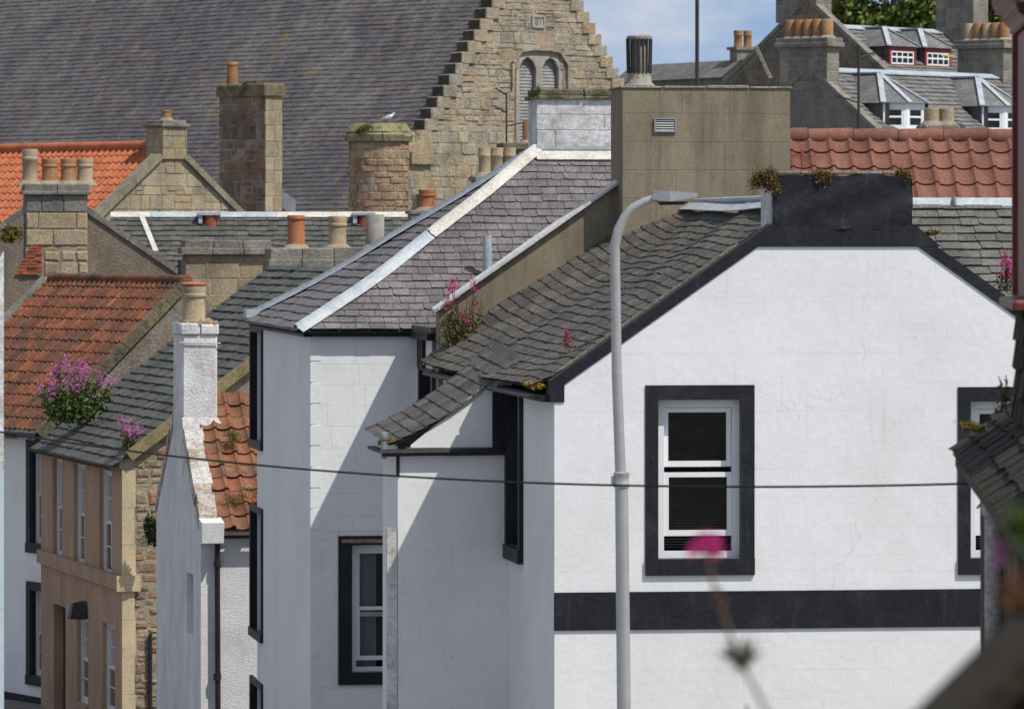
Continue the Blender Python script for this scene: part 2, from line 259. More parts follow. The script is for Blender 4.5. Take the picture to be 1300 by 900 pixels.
class MB:
    def __init__(s): s.v = []; s.f = []
    def add(s, vs, fs):
        n = len(s.v); s.v += [tuple(x) for x in vs]; s.f += [tuple(i + n for i in f) for f in fs]; return s
    def box(s, a, b):
        x0, y0, z0 = a; x1, y1, z1 = b
        return s.add([(x0, y0, z0), (x1, y0, z0), (x1, y1, z0), (x0, y1, z0), (x0, y0, z1), (x1, y0, z1), (x1, y1, z1), (x0, y1, z1)],
                     [(0, 3, 2, 1), (4, 5, 6, 7), (0, 1, 5, 4), (1, 2, 6, 5), (2, 3, 7, 6), (3, 0, 4, 7)])
    def bevbox(s, a, b, c):
        """box with chamfered vertical and top edges"""
        x0, y0, z0 = a; x1, y1, z1 = b
        ring = lambda i, z: [(x0 + c + i, y0 + i, z), (x1 - c - i, y0 + i, z), (x1 - i, y0 + c + i, z), (x1 - i, y1 - c - i, z), (x1 - c - i, y1 - i, z), (x0 + c + i, y1 - i, z), (x0 + i, y1 - c - i, z), (x0 + i, y0 + c + i, z)]
        vs = ring(0, z0) + ring(0, z1 - c) + ring(c * .7, z1)
        fs = [tuple(range(7, -1, -1)), tuple(range(16, 24))]
        for r in (0, 8):
            for i in range(8): fs.append((r + i, r + (i + 1) % 8, r + 8 + (i + 1) % 8, r + 8 + i))
        return s.add(vs, fs)
    def plbox(s, pl, a0, a1, b0, b1, d0, d1):
        vs = [pl.P(a, b, d) for d in (d0, d1) for a, b in ((a0, b0), (a1, b0), (a1, b1), (a0, b1))]
        return s.add(vs, [(0, 3, 2, 1), (4, 5, 6, 7), (0, 1, 5, 4), (1, 2, 6, 5), (2, 3, 7, 6), (3, 0, 4, 7)])
    def prism(s, pl, poly, d0, d1):
        n = len(poly); vs = [pl.P(a, b, d0) for a, b in poly] + [pl.P(a, b, d1) for a, b in poly]
        return s.add(vs, [tuple(range(n - 1, -1, -1)), tuple(range(n, 2 * n))] + [(i, (i + 1) % n, n + (i + 1) % n, n + i) for i in range(n)])
    def tube(s, pts, rad, seg=8, cap=True):
        pts = [V(p) for p in pts]; n = len(pts); rs = rad if isinstance(rad, (list, tuple)) else [rad] * n
        vs = []; ref = None
        for i, p in enumerate(pts):
            d = (pts[min(i + 1, n - 1)] - pts[max(i - 1, 0)]).normalized()
            if ref is None: ref = V((0, 0, 1)) if abs(d.z) < .9 else V((1, 0, 0))
            a = d.cross(ref).normalized(); b = d.cross(a).normalized(); ref = b.cross(d) * 1.0 if False else ref
            for k in range(seg):
                t = 2 * math.pi * k / seg; vs.append(p + (a * math.cos(t) + b * math.sin(t)) * rs[i])
        fs = [(i * seg + k, i * seg + (k + 1) % seg, (i + 1) * seg + (k + 1) % seg, (i + 1) * seg + k) for i in range(n - 1) for k in range(seg)]
        if cap: fs += [tuple(range(seg - 1, -1, -1)), tuple(range((n - 1) * seg, n * seg))]
        return s.add(vs, fs)
    def lathe(s, c, prof, seg=20, sx=1., wob=0.):
        vs = []
        for r, z in prof:
            for k in range(seg):
                t = 2 * math.pi * k / seg; vs.append((c[0] + r * math.cos(t), c[1] + r * math.sin(t), c[2] + z))
        n = len(prof)
        fs = [(i * seg + k, i * seg + (k + 1) % seg, (i + 1) * seg + (k + 1) % seg, (i + 1) * seg + k) for i in range(n - 1) for k in range(seg)]
        fs.append(tuple(range(seg - 1, -1, -1))); fs.append(tuple(range((n - 1) * seg, n * seg)))
        return s.add(vs, fs)
    def build(s, name, m, parent=None, smooth=False, kind=None):
        me = bpy.data.meshes.new(name); me.from_pydata(s.v, [], s.f); me.update()
        me.materials.append(MATS[m] if isinstance(m, str) else m)
        if smooth:
            me.shade_smooth()
            try: me.set_sharp_from_angle(angle=R(40))
            except Exception: pass
        o = bpy.data.objects.new(name, me); COL.objects.link(o)
        if parent: o.parent = parent
        if kind: o['kind'] = kind
        return o

def clip(sub, cl):
    """convex clip of polygon sub by convex counter-clockwise polygon cl"""
    out = sub
    for i in range(len(cl)):
        a, b = cl[i], cl[(i + 1) % len(cl)]
        ins = lambda p: (b[0] - a[0]) * (p[1] - a[1]) - (b[1] - a[1]) * (p[0] - a[0]) >= -1e-9
        inp, out = out, []
        for j in range(len(inp)):
            p, q = inp[j - 1], inp[j]; ip, iq = ins(p), ins(q)
            if ip != iq:
                x = (b[0] - a[0]) * (p[1] - a[1]) - (b[1] - a[1]) * (p[0] - a[0]); y = (b[0] - a[0]) * (q[1] - a[1]) - (b[1] - a[1]) * (q[0] - a[0])
                t = x / (x - y); out.append((p[0] + (q[0] - p[0]) * t, p[1] + (q[1] - p[1]) * t))
            if iq: out.append(q)
        if len(out) < 3: return []
    return out
def area(p): return abs(sum(p[i - 1][0] * p[i][1] - p[i][0] * p[i - 1][1] for i in range(len(p)))) / 2
def ccw(p):
    s = sum(p[i - 1][0] * p[i][1] - p[i][0] * p[i - 1][1] for i in range(len(p))); return p if s > 0 else p[::-1]
def rect_minus(r, holes):
    rs = [r]
    for (a0, a1, b0, b1) in holes:
        nr = []
        for (x0, x1, y0, y1) in rs:
            if a1 <= x0 or a0 >= x1 or b1 <= y0 or b0 >= y1: nr.append((x0, x1, y0, y1)); continue
            if y0 < b0: nr.append((x0, x1, y0, b0))
            if y1 > b1: nr.append((x0, x1, b1, y1))
            yy0, yy1 = max(y0, b0), min(y1, b1)
            if x0 < a0: nr.append((x0, a0, yy0, yy1))
            if x1 > a1: nr.append((a1, x1, yy0, yy1))
        rs = nr
    return rs

class Pieces:
    """Collects alike pieces; the largest in the picture become parts of their own, the rest one joined part."""
    def __init__(s, fr, parent, name, m, limit=300, smooth=False):
        s.fr, s.parent, s.name, s.m, s.limit, s.smooth, s.items = fr, parent, name, m, limit, smooth, []
    def add(s, vs, fs):
        c = sum((V(x) for x in vs), V()) / len(vs); wp = s.fr.w(c); x, y = to_px(wp)
        e = max((V(a) - V(vs[0])).length for a in vs)
        key = e / wp.y
        if not (-10 < x < 1310 and -10 < y < 910): key *= .01
        s.items.append((key, vs, fs))
    def finish(s):
        s.items.sort(key=lambda t: -t[0]); res = []
        for k, vs, fs in s.items[:s.limit]:
            mb = MB(); mb.add(vs, fs); res.append(mb.build(s.name, s.m, s.parent, s.smooth))
        if len(s.items) > s.limit:
            mb = MB()
            for k, vs, fs in s.items[s.limit:]: mb.add(vs, fs)
            mb.build(s.name, s.m, s.parent, s.smooth, kind='stuff')
        return res

def wall(fr, parent, name, m, pl, poly, holes=(), reveal=.16, reveal_mat=None, depth=0.):
    poly = ccw(poly); mb = MB()
    xs = [p[0] for p in poly]; ys = [p[1] for p in poly]
    for (x0, x1, y0, y1) in rect_minus((min(xs), max(xs), min(ys), max(ys)), holes):
        c = clip([(x0, y0), (x1, y0), (x1, y1), (x0, y1)], poly)
        if len(c) > 2: mb.add([pl.P(a, b, depth) for a, b in c], [tuple(range(len(c)))])
    rv = MB() if reveal_mat else mb
    for (a0, a1, b0, b1) in holes:
        q = [(a0, b0), (a1, b0), (a1, b1), (a0, b1)]
        for i in range(4):
            p, r = q[i], q[(i + 1) % 4]
            rv.add([pl.P(*p, depth), pl.P(*r, depth), pl.P(*r, -reveal), pl.P(*p, -reveal)], [(0, 1, 2, 3)])
    o = mb.build(name, m, parent)
    if reveal_mat and holes: rv.build('reveal', reveal_mat, o)
    return o
def piece_geo(pl, poly, d0, d1, ch, jit=0.):
    n = len(poly); cx = sum(p[0] for p in poly) / n; cy = sum(p[1] for p in poly) / n
    r = max(min(max(p[0] for p in poly) - min(p[0] for p in poly), max(p[1] for p in poly) - min(p[1] for p in poly)) / 2, 1e-4)
    k = min(ch / r, .45)
    j = [(random.uniform(-jit, jit), random.uniform(-jit, jit)) for _ in poly]
    ins = [(p[0] + (cx - p[0]) * k + a, p[1] + (cy - p[1]) * k + b) for p, (a, b) in zip(poly, j)]
    vs = [pl.P(*p, d0) for p in poly] + [pl.P(*p, d1 - ch * .6) for p in poly] + [pl.P(p[0], p[1], d1 + random.uniform(-jit, jit) * .8) for p in ins]
    fs = [tuple(range(2 * n, 3 * n))]
    for r0 in (0, n):
        fs += [(r0 + i, r0 + (i + 1) % n, r0 + n + (i + 1) % n, r0 + n + i) for i in range(n)]
    return vs, fs
def stones(fr, parent, name, m, pl, poly, rows=(.2, .3), wid=(.3, .6), holes=(), proud=(.01, .03), gap=.012, ch=.015, jit=0., limit=300, pieces=None, base=-.02, brk=0.):
    poly = ccw(poly); xs = [p[0] for p in poly]; ys = [p[1] for p in poly]
    P = pieces or Pieces(fr, parent, name, m, limit)
    y = min(ys)
    while y < max(ys) - .02:
        h = random.uniform(*rows); h = min(h, max(ys) - y)
        if max(ys) - y - h < rows[0] * .4: h = max(ys) - y
        x = min(xs) - random.uniform(0, wid[0])
        while x < max(xs):
            ww = random.uniform(*wid)
            parts = [(x, x + ww, y, y + h)]
            if brk and random.random() < brk and h > .12: parts = [(x, x + ww, y, y + h * .5), (x, x + ww, y + h * .5, y + h)]
            for pr in parts:
                for (x0, x1, y0, y1) in rect_minus(pr, holes):
                    if x1 - x0 < gap * 2 or y1 - y0 < gap * 2: continue
                    g = gap / 2; q = [(x0 + g, y0 + g), (x1 - g, y0 + g), (x1 - g, y1 - g), (x0 + g, y1 - g)]
                    if jit: q = [(a + random.uniform(-jit, jit), b + random.uniform(-jit, jit)) for a, b in q]
                    c = clip(q, poly)
                    if len(c) > 2 and area(c) > .25 * gap * .1 + 4e-4:
                        P.add(*piece_geo(pl, c, base, random.uniform(*proud), ch, jit * .5))
            x += ww
        y += h
    if not pieces: P.finish()
    return P
def sheet(parent, name, m, pl, poly, disp=None, d=-.015, step=.5):
    poly = ccw(poly); mb = MB(); xs = [p[0] for p in poly]; ys = [p[1] for p in poly]
    if disp is None: mb.add([pl.P(a, b, d) for a, b in poly], [tuple(range(len(poly)))])
    else:
        nx = max(1, int((max(xs) - min(xs)) / step)); ny = max(1, int((max(ys) - min(ys)) / step))
        for i in range(nx):
            for j in range(ny):
                x0 = min(xs) + (max(xs) - min(xs)) * i / nx; x1 = min(xs) + (max(xs) - min(xs)) * (i + 1) / nx
                y0 = min(ys) + (max(ys) - min(ys)) * j / ny; y1 = min(ys) + (max(ys) - min(ys)) * (j + 1) / ny
                c = clip([(x0, y0), (x1, y0), (x1, y1), (x0, y1)], poly)
                if len(c) > 2: mb.add([pl.P(a, b, d + disp(a, b)) for a, b in c], [tuple(range(len(c)))])
    return mb.build(name, m, parent)
def slates(fr, parent, m, pl, poly, gauge=.18, width=.25, thk=.012, disp=None, limit=300, jit=.008, wj=.15, name='slate', light=False, over=1.12, wavy=None, taper=0.):
    poly = ccw(poly); xs = [p[0] for p in poly]; ys = [p[1] for p in poly]
    P = Pieces(fr, parent, name, m, limit); disp = disp or (lambda a, b: 0.)
    t = min(ys); k = 0; tmax = max(ys)
    while t < tmax - .02:
        g = gauge * (1 - taper * (t - min(ys)) / (tmax - min(ys)))
        s = min(xs) - width * random.uniform(.1, .9)
        while s < max(xs):
            ww = width * random.uniform(1 - wj, 1 + wj)
            wv = wavy(s, t) if wavy else 0.
            j0 = random.uniform(-jit, jit); j1 = j0 + random.uniform(-jit, jit) * .6; lift = random.uniform(-.3, .6) * thk
            q = [(s, t + wv + j0), (s + ww - .007, t + wv + j1), (s + ww - .007, t + wv + g * over), (s, t + wv + g * over)]
            if not light and random.random() < .12: q = [(s + ww * .18, t + wv + j0), (s + ww - .007, t + wv + j1), q[2], q[3], (s, t + wv + g * .25)]
            c = clip(q, poly)
            if len(c) > 2 and area(c) > .0015:
                top = [pl.P(a, b, disp(a, b) + lift + thk * (2.2 - 1.8 * min(1, max(0, (b - t) / (g * over))))) for a, b in c]
                n = len(c); bot = [x - pl.dn * thk for x in top]
                fs = [tuple(range(n))] + [((i + 1) % n, i, n + i, n + (i + 1) % n) for i in range(n)]
                if light: fs = fs[:2]
                P.add(top + bot, fs)
            s += ww
        t += g; k += 1
    P.finish()
PROF = [(x / 9, (-.5 * math.sin(math.pi * (x / 9) / .68) if x / 9 < .68 else 1.0 * math.sin(math.pi * (x / 9 - .68) / .32))) for x in range(10)]
def pantiles(fr, parent, m, pl, poly, w=.24, g=.30, amp=.03, limit=300, name='pantile', thk=.014, disp=None, jit=.006):
    poly = ccw(poly); xs = [p[0] for p in poly]; ys = [p[1] for p in poly]; P = Pieces(fr, parent, name, m, limit, True); disp = disp or (lambda a, b: 0.)
    def inside(x, y):
        for i in range(len(poly)):
            a, b = poly[i], poly[(i + 1) % len(poly)]
            if (b[0] - a[0]) * (y - a[1]) - (b[1] - a[1]) * (x - a[0]) < 0: return False
        return True
    nx = int((max(xs) - min(xs)) / w + .5); ny = int((max(ys) - min(ys)) / g + .5)
    for j in range(ny):
        for i in range(nx):
            s0 = min(xs) + i * w; t0 = min(ys) + j * g
            if not inside(s0 + w / 2, t0 + g / 2): continue
            jt = random.uniform(-jit, jit); jd = random.uniform(0, jit)
            top = []
            for tt, dd in ((t0 + jt, .034), (t0 + g * 1.08, .004)):
                for (f, a) in PROF: top.append(pl.P(s0 + f * w * 1.02, tt, amp * a + dd + jd + disp(s0 + f * w, tt)))
            bot = [x - pl.dn * thk for x in top[:10]]
            fs = [(k, k + 1, 11 + k, 10 + k) for k in range(9)] + [(20 + k, 21 + k, k + 1, k) for k in range(9)]
            P.add(top + bot, fs)
    P.finish()
def strip(p0, p1, wdir, wd, thk, up=(0, 0, 1), seg=1, mb=None):
    """flat bar between two points"""
    mb = mb or MB(); p0, p1, wdir, up = V(p0), V(p1), V(wdir).normalized(), V(up).normalized()
    vs = []
    for p in (p0, p1):
        for a, b in ((-.5, 0), (.5, 0), (.5, 1), (-.5, 1)): vs.append(p + wdir * wd * a + up * thk * b)
    mb.add(vs, [(0, 3, 2, 1), (4, 5, 6, 7), (0, 1, 5, 4), (1, 2, 6, 5), (2, 3, 7, 6), (3, 0, 4, 7)]); return mb
def ring(mb, pl, s0, s1, t0, t1, bw, d0, d1, bt=None, bb=None):
    bt = bt or bw; bb = bb or bw
    mb.plbox(pl, s0, s1, t1 - bt, t1, d0, d1); mb.plbox(pl, s0, s1, t0, t0 + bb, d0, d1)
    mb.plbox(pl, s0, s0 + bw, t0 + bb, t1 - bt, d0, d1); mb.plbox(pl, s1 - bw, s1, t0 + bb, t1 - bt, d0, d1); return mb
def pot(parent, x, y, z, r, h, m, kind='plain'):
    if kind == 'plain': pr = [(r * .98, 0), (r * .92, h * .5), (r * .86, h * .86), (r * 1.0, h * .88), (r * 1.0, h * .95), (r * .9, h), (r * .70, h), (r * .66, h * .6)]
    elif kind == 'band': pr = [(r * .98, 0), (r * 1.02, h * .05), (r * .93, h * .1), (r * .90, h * .66), (r * 1.02, h * .70), (r * 1.02, h * .76), (r * .93, h * .79), (r * 1.0, h * .95), (r * .95, h), (r * .72, h), (r * .66, h * .6)]
    else: pr = [(r, 0), (r * .98, h * .97), (r * .9, h), (r * .75, h), (r * .7, h * .6)]
    return MB().lathe((x, y, z), pr, 20).build('chimney_pot', m, parent, True)
def stack(fr, parent, u0, u1, v0, v1, z0, z1, core='mortar', stone=None, rows=(.22, .32), wid=(.3, .55), faces='flr', name='chimney', cope=None, cope_mat='cope_grey', pots=(), ch=.015, proud=(.008, .025), jit=.004, gap=.012):
    """chimney shaft with its stones, cope courses and pots; faces: f front, l left, r right"""
    c = MB().box((u0, v0, z0), (u1, v1, z1)).build(name, core, parent)
    if stone:
        P = Pieces(fr, c, 'stone', stone)
        ov = proud[1]
        if 'f' in faces: stones(fr, c, 'stone', stone, wallpl((u0, v0, z0), (1, 0, 0), (0, -1, 0)), [(-ov * .8, 0), (u1 - u0 + ov * .8, 0), (u1 - u0 + ov * .8, z1 - z0), (-ov * .8, z1 - z0)], rows, wid, proud=proud, pieces=P, ch=ch, jit=jit, gap=gap)
        if 'l' in faces: stones(fr, c, 'stone', stone, wallpl((u0, v1, z0), (0, -1, 0), (-1, 0, 0)), [(0, 0), (v1 - v0, 0), (v1 - v0, z1 - z0), (0, z1 - z0)], rows, wid, proud=proud, pieces=P, ch=ch, jit=jit, gap=gap)
        if 'r' in faces: stones(fr, c, 'stone', stone, wallpl((u1, v0, z0), (0, 1, 0), (1, 0, 0)), [(0, 0), (v1 - v0, 0), (v1 - v0, z1 - z0), (0, z1 - z0)], rows, wid, proud=proud, pieces=P, ch=ch, jit=jit, gap=gap)
        P.finish()
    z = z1
    for (ov, h) in (cope or ()):
        n = max(1, int((u1 - u0 + 2 * ov) / .75 + .5)); L = (u1 - u0 + 2 * ov) / n
        for i in range(n):
            MB().bevbox((u0 - ov + i * L + (.006 if i else 0), v0 - ov + random.uniform(-.012, .012), z + .002), (u0 - ov + (i + 1) * L, v1 + ov, z + h + random.uniform(-.012, .012)), .02).build('cope', cope_mat, c)
        z += h
    for p in pots:
        pot(c, p[0], p[1], z - .02, p[2], p[3], p[4], p[5] if len(p) > 5 else 'plain')
    if pots:   # mortar flaunching round the pots
        mb = MB()
        for p in pots: mb.lathe((p[0], p[1], z - .03), [(p[2] * 1.6, 0), (p[2] * 1.35, .06), (p[2] * 1.0, .11)], 12)
        mb.build('flaunching', 'mortar', c, kind='stuff' if len(pots) > 1 else None)
    return c
def sash_window(fr, parent, pl, s0, s1, t0, t1, reveal=.14, frame='upvc', fw=.06, sw=.05, mid=None, open_top=0., open_bot=0., grid=(1, 1), blind=None, surround=None, sur=(.16, .16, .16), sur_mat='black_paint', proud=.025, back=.5, curtain=False, sashes=None):
    """window in an opening: frame, two sashes with panes, blind, dark room behind, raised surround"""
    d = -reveal; W = ring(MB(), pl, s0, s1, t0, t1, fw, d - .09, d, fw, fw * .9).build('window', frame, parent)
    mid = mid if mid is not None else (t0 + t1) / 2; e = .003
    a0, a1 = s0 + fw + e, s1 - fw - e; b0, b1 = t0 + fw * .9 + e, t1 - fw - e
    us, lsx = sashes if sashes else ((mid - sw / 2 - open_top, b1 - open_top), (b0 + open_bot, mid + sw / 2 + open_bot))
    for nm, y0, y1, dd in (('upper_sash', us[0], us[1], d - .055), ('lower_sash', lsx[0], lsx[1], d - .015)) if True else (('upper_sash', mid - sw / 2 - open_top, b1 - open_top, d - .055), ('lower_sash', b0 + open_bot, mid + sw / 2 + open_bot, d - .015)):
        mb = ring(MB(), pl, a0, a1, y0, y1, sw, dd - .035, dd, sw, sw * 1.2)
        nx, ny = grid
        for i in range(1, nx):
            x = a0 + sw + (a1 - a0 - 2 * sw) * i / nx; mb.plbox(pl, x - .011, x + .011, y0 + sw * 1.2, y1 - sw, dd - .030, dd - .006)
        for j in range(1, ny):
            y = y0 + sw * 1.2 + (y1 - y0 - 2.2 * sw) * j / ny; mb.plbox(pl, a0 + sw, a1 - sw, y - .011, y + .011, dd - .031, dd - .005)
        mb.build(nm, frame, W)
        MB().add([pl.P(a, b, dd - .018) for a, b in ((a0 + sw * .8, y0 + sw), (a1 - sw * .8, y0 + sw), (a1 - sw * .8, y1 - sw * .8), (a0 + sw * .8, y1 - sw * .8))], [(0, 1, 2, 3)]).build('pane', 'glass', W)
    if blind:
        mb = MB(); y = b0 + .03
        while y < b1:
            mb.add([pl.P(s0 + fw * .6, y, d - .16), pl.P(s1 - fw * .6, y, d - .16), pl.P(s1 - fw * .6, y + .011, d - .14), pl.P(s0 + fw * .6, y + .011, d - .14)], [(0, 1, 2, 3)]); y += blind
        mb.build('blind', 'blind', W, kind='stuff')
    if curtain:
        mb = MB(); n = 10; wd = (a1 - a0) * .36
        for sgn in (0, 1):
            for i in range(n):
                x0 = a0 + wd * i / n if not sgn else a1 - wd * i / n; x1 = a0 + wd * (i + 1) / n if not sgn else a1 - wd * (i + 1) / n
                z0 = d - .2 - .03 * (i % 2); z1 = d - .2 - .03 * ((i + 1) % 2)
                mb.add([pl.P(x0, t0, z0), pl.P(x1, t0, z1), pl.P(x1, t1, z1), pl.P(x0, t1, z0)], [(0, 1, 2, 3)])
        mb.build('curtain', 'curtain', W, True)
    q = [(s0, t0), (s1, t0), (s1, t1), (s0, t1)]; mb = MB()
    mb.add([pl.P(*p, d - back) for p in q] + [pl.P(*p, d - .085) for p in q], [(0, 1, 2, 3)] + [(i, (i + 1) % 4, 4 + (i + 1) % 4, 4 + i) for i in range(4)])
    mb.build('room_lining', 'room_dark', W)
    if surround:
        l, tp, bt = sur; mb = MB(); e = .002
        mb.plbox(pl, s0 - l, s1 + l, t1 + e, t1 + tp, -.02, proud); mb.plbox(pl, s0 - l, s1 + l, t0 - bt, t0 - e, -.02, proud + .02)
        mb.plbox(pl, s0 - l, s0 - e, t0 - e, t1 + e, -.02, proud); mb.plbox(pl, s1 + e, s1 + l, t0 - e, t1 + e, -.02, proud)
        mb.build('surround', sur_mat, W)
    return W

# ------------------------------------------------------------------ ground
def gz(Y):
    pts = [(-60, 6.4), (14, 6.4), (40, .2), (62, 0), (90, -1.3), (112, -1.7), (135, -.5), (160, 2.5), (190, 6.0), (260, 11), (420, 14), (3000, 14)]
    for (a, za), (b, zb) in zip(pts, pts[1:]):
        if Y <= b: return za + (zb - za) * (Y - a) / (b - a)
    return 14.
mb = MB(); ys = [-60, -20, 0, 7, 14, 22, 30, 40, 50, 62, 75, 90, 101, 112, 123, 135, 147, 160, 175, 190, 210, 235, 260, 330, 420, 900, 2600]
for y in ys: mb.add([(-2200 if y > 500 else -300 - y, y, gz(y)), (2200 if y > 500 else 300 + y, y, gz(y))], [])
mb.f = [(2 * i, 2 * i + 1, 2 * i + 3, 2 * i + 2) for i in range(len(ys) - 1)]
g = mb.build('ground', 'ground'); g['kind'] = 'structure'

# ------------------------------------------------------------------ A: white gable house facing the camera
A = Fr(703, 60, 7.6)
a = A.root('gable_house', 'white painted house with black trimmed gable behind the street lamp', 'house')
W = 6.55; EZ = 6.22; HW = W / 2; AP = EZ + HW * .70
gp = wallpl((0, 0, 0), (1, 0, 0), (0, -1, 0))
def aw(px0, px1, py0, py1):   # rectangle on the gable from picture measurements
    return (A.u_at(px0), A.u_at(px1), A.z_at(py1, A.u_at(px0)), A.z_at(py0, A.u_at(px0)))
w1 = aw(835.5, 941, 508, 709); w2s = aw(1232, 1337, 510, 708)
band = aw(704, 1300, 752, 800)
GT = A.z_at(313, 3.2)   # flat foot of the chimney's black base
gpoly = [(0, -.6), (W, -.6), (W, EZ), (HW, AP), (0, EZ)]
gw = wall(A, a, 'gable_wall', 'white_paint', gp, gpoly, [w1, w2s], reveal=.15, reveal_mat='black_paint')
sl = .70
bl_poly = [(0.004, -.5), (W - .004, -.5), (W - .004, EZ + .02), (HW + .93, GT - .004), (HW - .93, GT - .004), (.004, EZ + .02)]
def grow(r, k): return (r[0] - k, r[1] + k, r[2] - k, r[3] + k)
BL = Pieces(A, gw, 'block', 'white_paint')
stones(A, gw, 'block', 'white_paint', gp, bl_poly, rows=(.31, .34), wid=(.55, 1.35), holes=[grow(w1, .145), grow(w2s, .145), (-.1, W + .1, band[2], band[3])], proud=(.0142, .0150), gap=.0006, ch=.0016, base=.001, pieces=BL)
BL.finish()
MB().plbox(gp, .001, W, band[2], band[3], -.01, .036).build('band', 'black_paint', a)
for wr in (w1, w2s):
    sash_window(A, a, gp, *wr, reveal=.11, fw=.085, sw=.055, sashes=((wr[2] + (709 - 593) / 112, wr[3] - .09), (wr[2] + (709 - 681) / 112, wr[2] + (709 - 600) / 112)), blind=.03, surround=True, sur=(.15, .17, .19), proud=.03)
# raised black skews and the black chimney on the gable top
mb = MB(); yl = .17
for sgn in (1, -1):
    q = [(-.05, EZ - .10), (.118, EZ - .10), (.118, EZ + .10), (HW - .78, EZ + .10 + (HW - .895) * sl), (HW - .78, EZ + .14 + (HW - .73) * sl), (-.05, EZ + .14)]
    if sgn < 0: q = [(W - x, y) for x, y in q]
    q = ccw(q); mb = MB(); n = len(q)
    mb.prism(gp, q, -.24, .03); mb.build('skew', 'black_paint', a)
fa_ = math.atan(sl); nf = 9
for k in range(nf):
    x0, x1 = .02 + k * 2.35 / nf, .02 + (k + 1) * 2.35 / nf
    strip((x0, .245, EZ + .135 + (x0 + .05) * sl), (x1 - .004, .245, EZ + .135 + (x1 + .046) * sl), (0, 1, 0), .07, .016 + random.uniform(0, .012), (-math.sin(fa_), 0, math.cos(fa_))).build('fillet', 'skew_tan', a)
cz0, cz1 = GT, A.z_at(222, 3.2)
cu0, cu1 = A.u_at(982), A.u_at(1157)
base = [(cu0 - .34, cz0), (cu1 + .34, cz0), (cu1 + .05, cz0 + .24), (cu0 - .05, cz0 + .24)]
ch = MB(); n = 14
ch.prism(gp, base, -.26, .034)
ch.build('chimney_foot', 'black_paint', a)
mb = MB()   # stack, slightly lumpy
NX, NZ = 12, 7
def lump(i, j): return .016 * math.sin(i * 1.9 + j * 2.3) + .012 * math.sin(i * .7 - j * 1.3)
grid = [[(cu0 + (cu1 - cu0) * i / NX + (random.uniform(-.012, .012) if i in (0, NX) else 0), -.03 + lump(i, j), cz0 + .2 + (cz1 - cz0 - .2) * j / NZ + (random.uniform(-.02, .02) if j == NZ else 0)) for i in range(NX + 1)] for j in range(NZ + 1)]
vs = [p for r in grid for p in r] + [(p[0], .72, p[2]) for p in grid[-1]]
fs = [(j * (NX + 1) + i, j * (NX + 1) + i + 1, (j + 1) * (NX + 1) + i + 1, (j + 1) * (NX + 1) + i) for j in range(NZ) for i in range(NX)]
o = NZ * (NX + 1); fs += [(o + i, o + i + 1, o + NX + 2 + i, o + NX + 1 + i) for i in range(NX)]
b0 = len(vs); vs += [(cu0, .72, cz0 + .1), (cu1, .72, cz0 + .1), (cu1, -.03, cz0 + .1), (cu0, -.03, cz0 + .1)]
fs += [(b0 + 3, b0, o + NX + 1, o), (b0 + 1, b0 + 2, o + NX, o + 2 * NX + 1), (b0, b0 + 1, o + 2 * NX + 1, o + NX + 1)]
cst = mb.add(vs, fs).build('chimney', 'black_paint', a, True)
MB().box((cu0 - .016, .045, cz0 + .12), (cu0 + .003, .72, cz1 - .06)).build('white_side', 'weathered_white', cst)
mb = MB()
for i in range(5): mb.bevbox((cu0 + (cu1 - cu0) * i / 5, .03, cz1 + .012), (cu0 + (cu1 - cu0) * (i + 1) / 5 - .01, .73, cz1 + .04 + random.uniform(-.008, .008)), .012)
mb.build('cope', 'cope_grey', cst, kind='stuff')
# long flank wall, with the tall black window seen edge-on
fl = wallpl((0, 0, 0), (0, 1, 0), (-1, 0, 0))
fwz = (2.72, 3.75, A.z_at(712, 0, 2.7) + .14, EZ - .12)
FL_L = 13.3
wall(A, a, 'flank_wall', 'white_paint', fl, [(0, -.6), (FL_L, -.6), (FL_L, EZ - .02), (0, EZ - .02)], [fwz, (11.45, 12.75, 5.75, EZ - .05)], reveal=.14, reveal_mat='black_paint')
sash_window(A, a, fl, *fwz, surround=True, sur=(.16, .1, .17), frame='black_paint', reveal=.10, proud=.05)
sash_window(A, a, fl, 11.45, 12.75, 5.75, EZ - .05, surround=True, sur=(.18, .03, .16), frame='black_paint', reveal=.10, proud=.06)
wall(A, a, 'link_wall', 'white_paint', wallpl((0, 10.78, 0), (0, 1, 0), (-1, 0, 0)), [(0, EZ - .02), (2.5, EZ - .02), (2.5, 6.72), (0, 6.72)])
MB().box((-.13, 10.8, 6.70), (3.2, 13.6, 6.78)).build('link_roof', 'slate_grey', a)
MB().box((-.16, 11.0, 6.60), (-.03, 13.2, 6.70)).build('link_gutter', 'black_iron', a)
MB().box((-.05, 11.0, 6.2), (-.004, 11.35, 6.6)).build('link_board', 'black_paint', a); MB().box((-.05, 12.5, 6.2), (-.004, 13.15, 6.6)).build('link_board', 'black_paint', a)
wall(A, a, 'right_wall', 'white_paint', wallpl((W, 0, 0), (0, 1, 0), (1, 0, 0)), [(0, -.6), (13.3, -.6), (13.3, EZ), (0, EZ)])
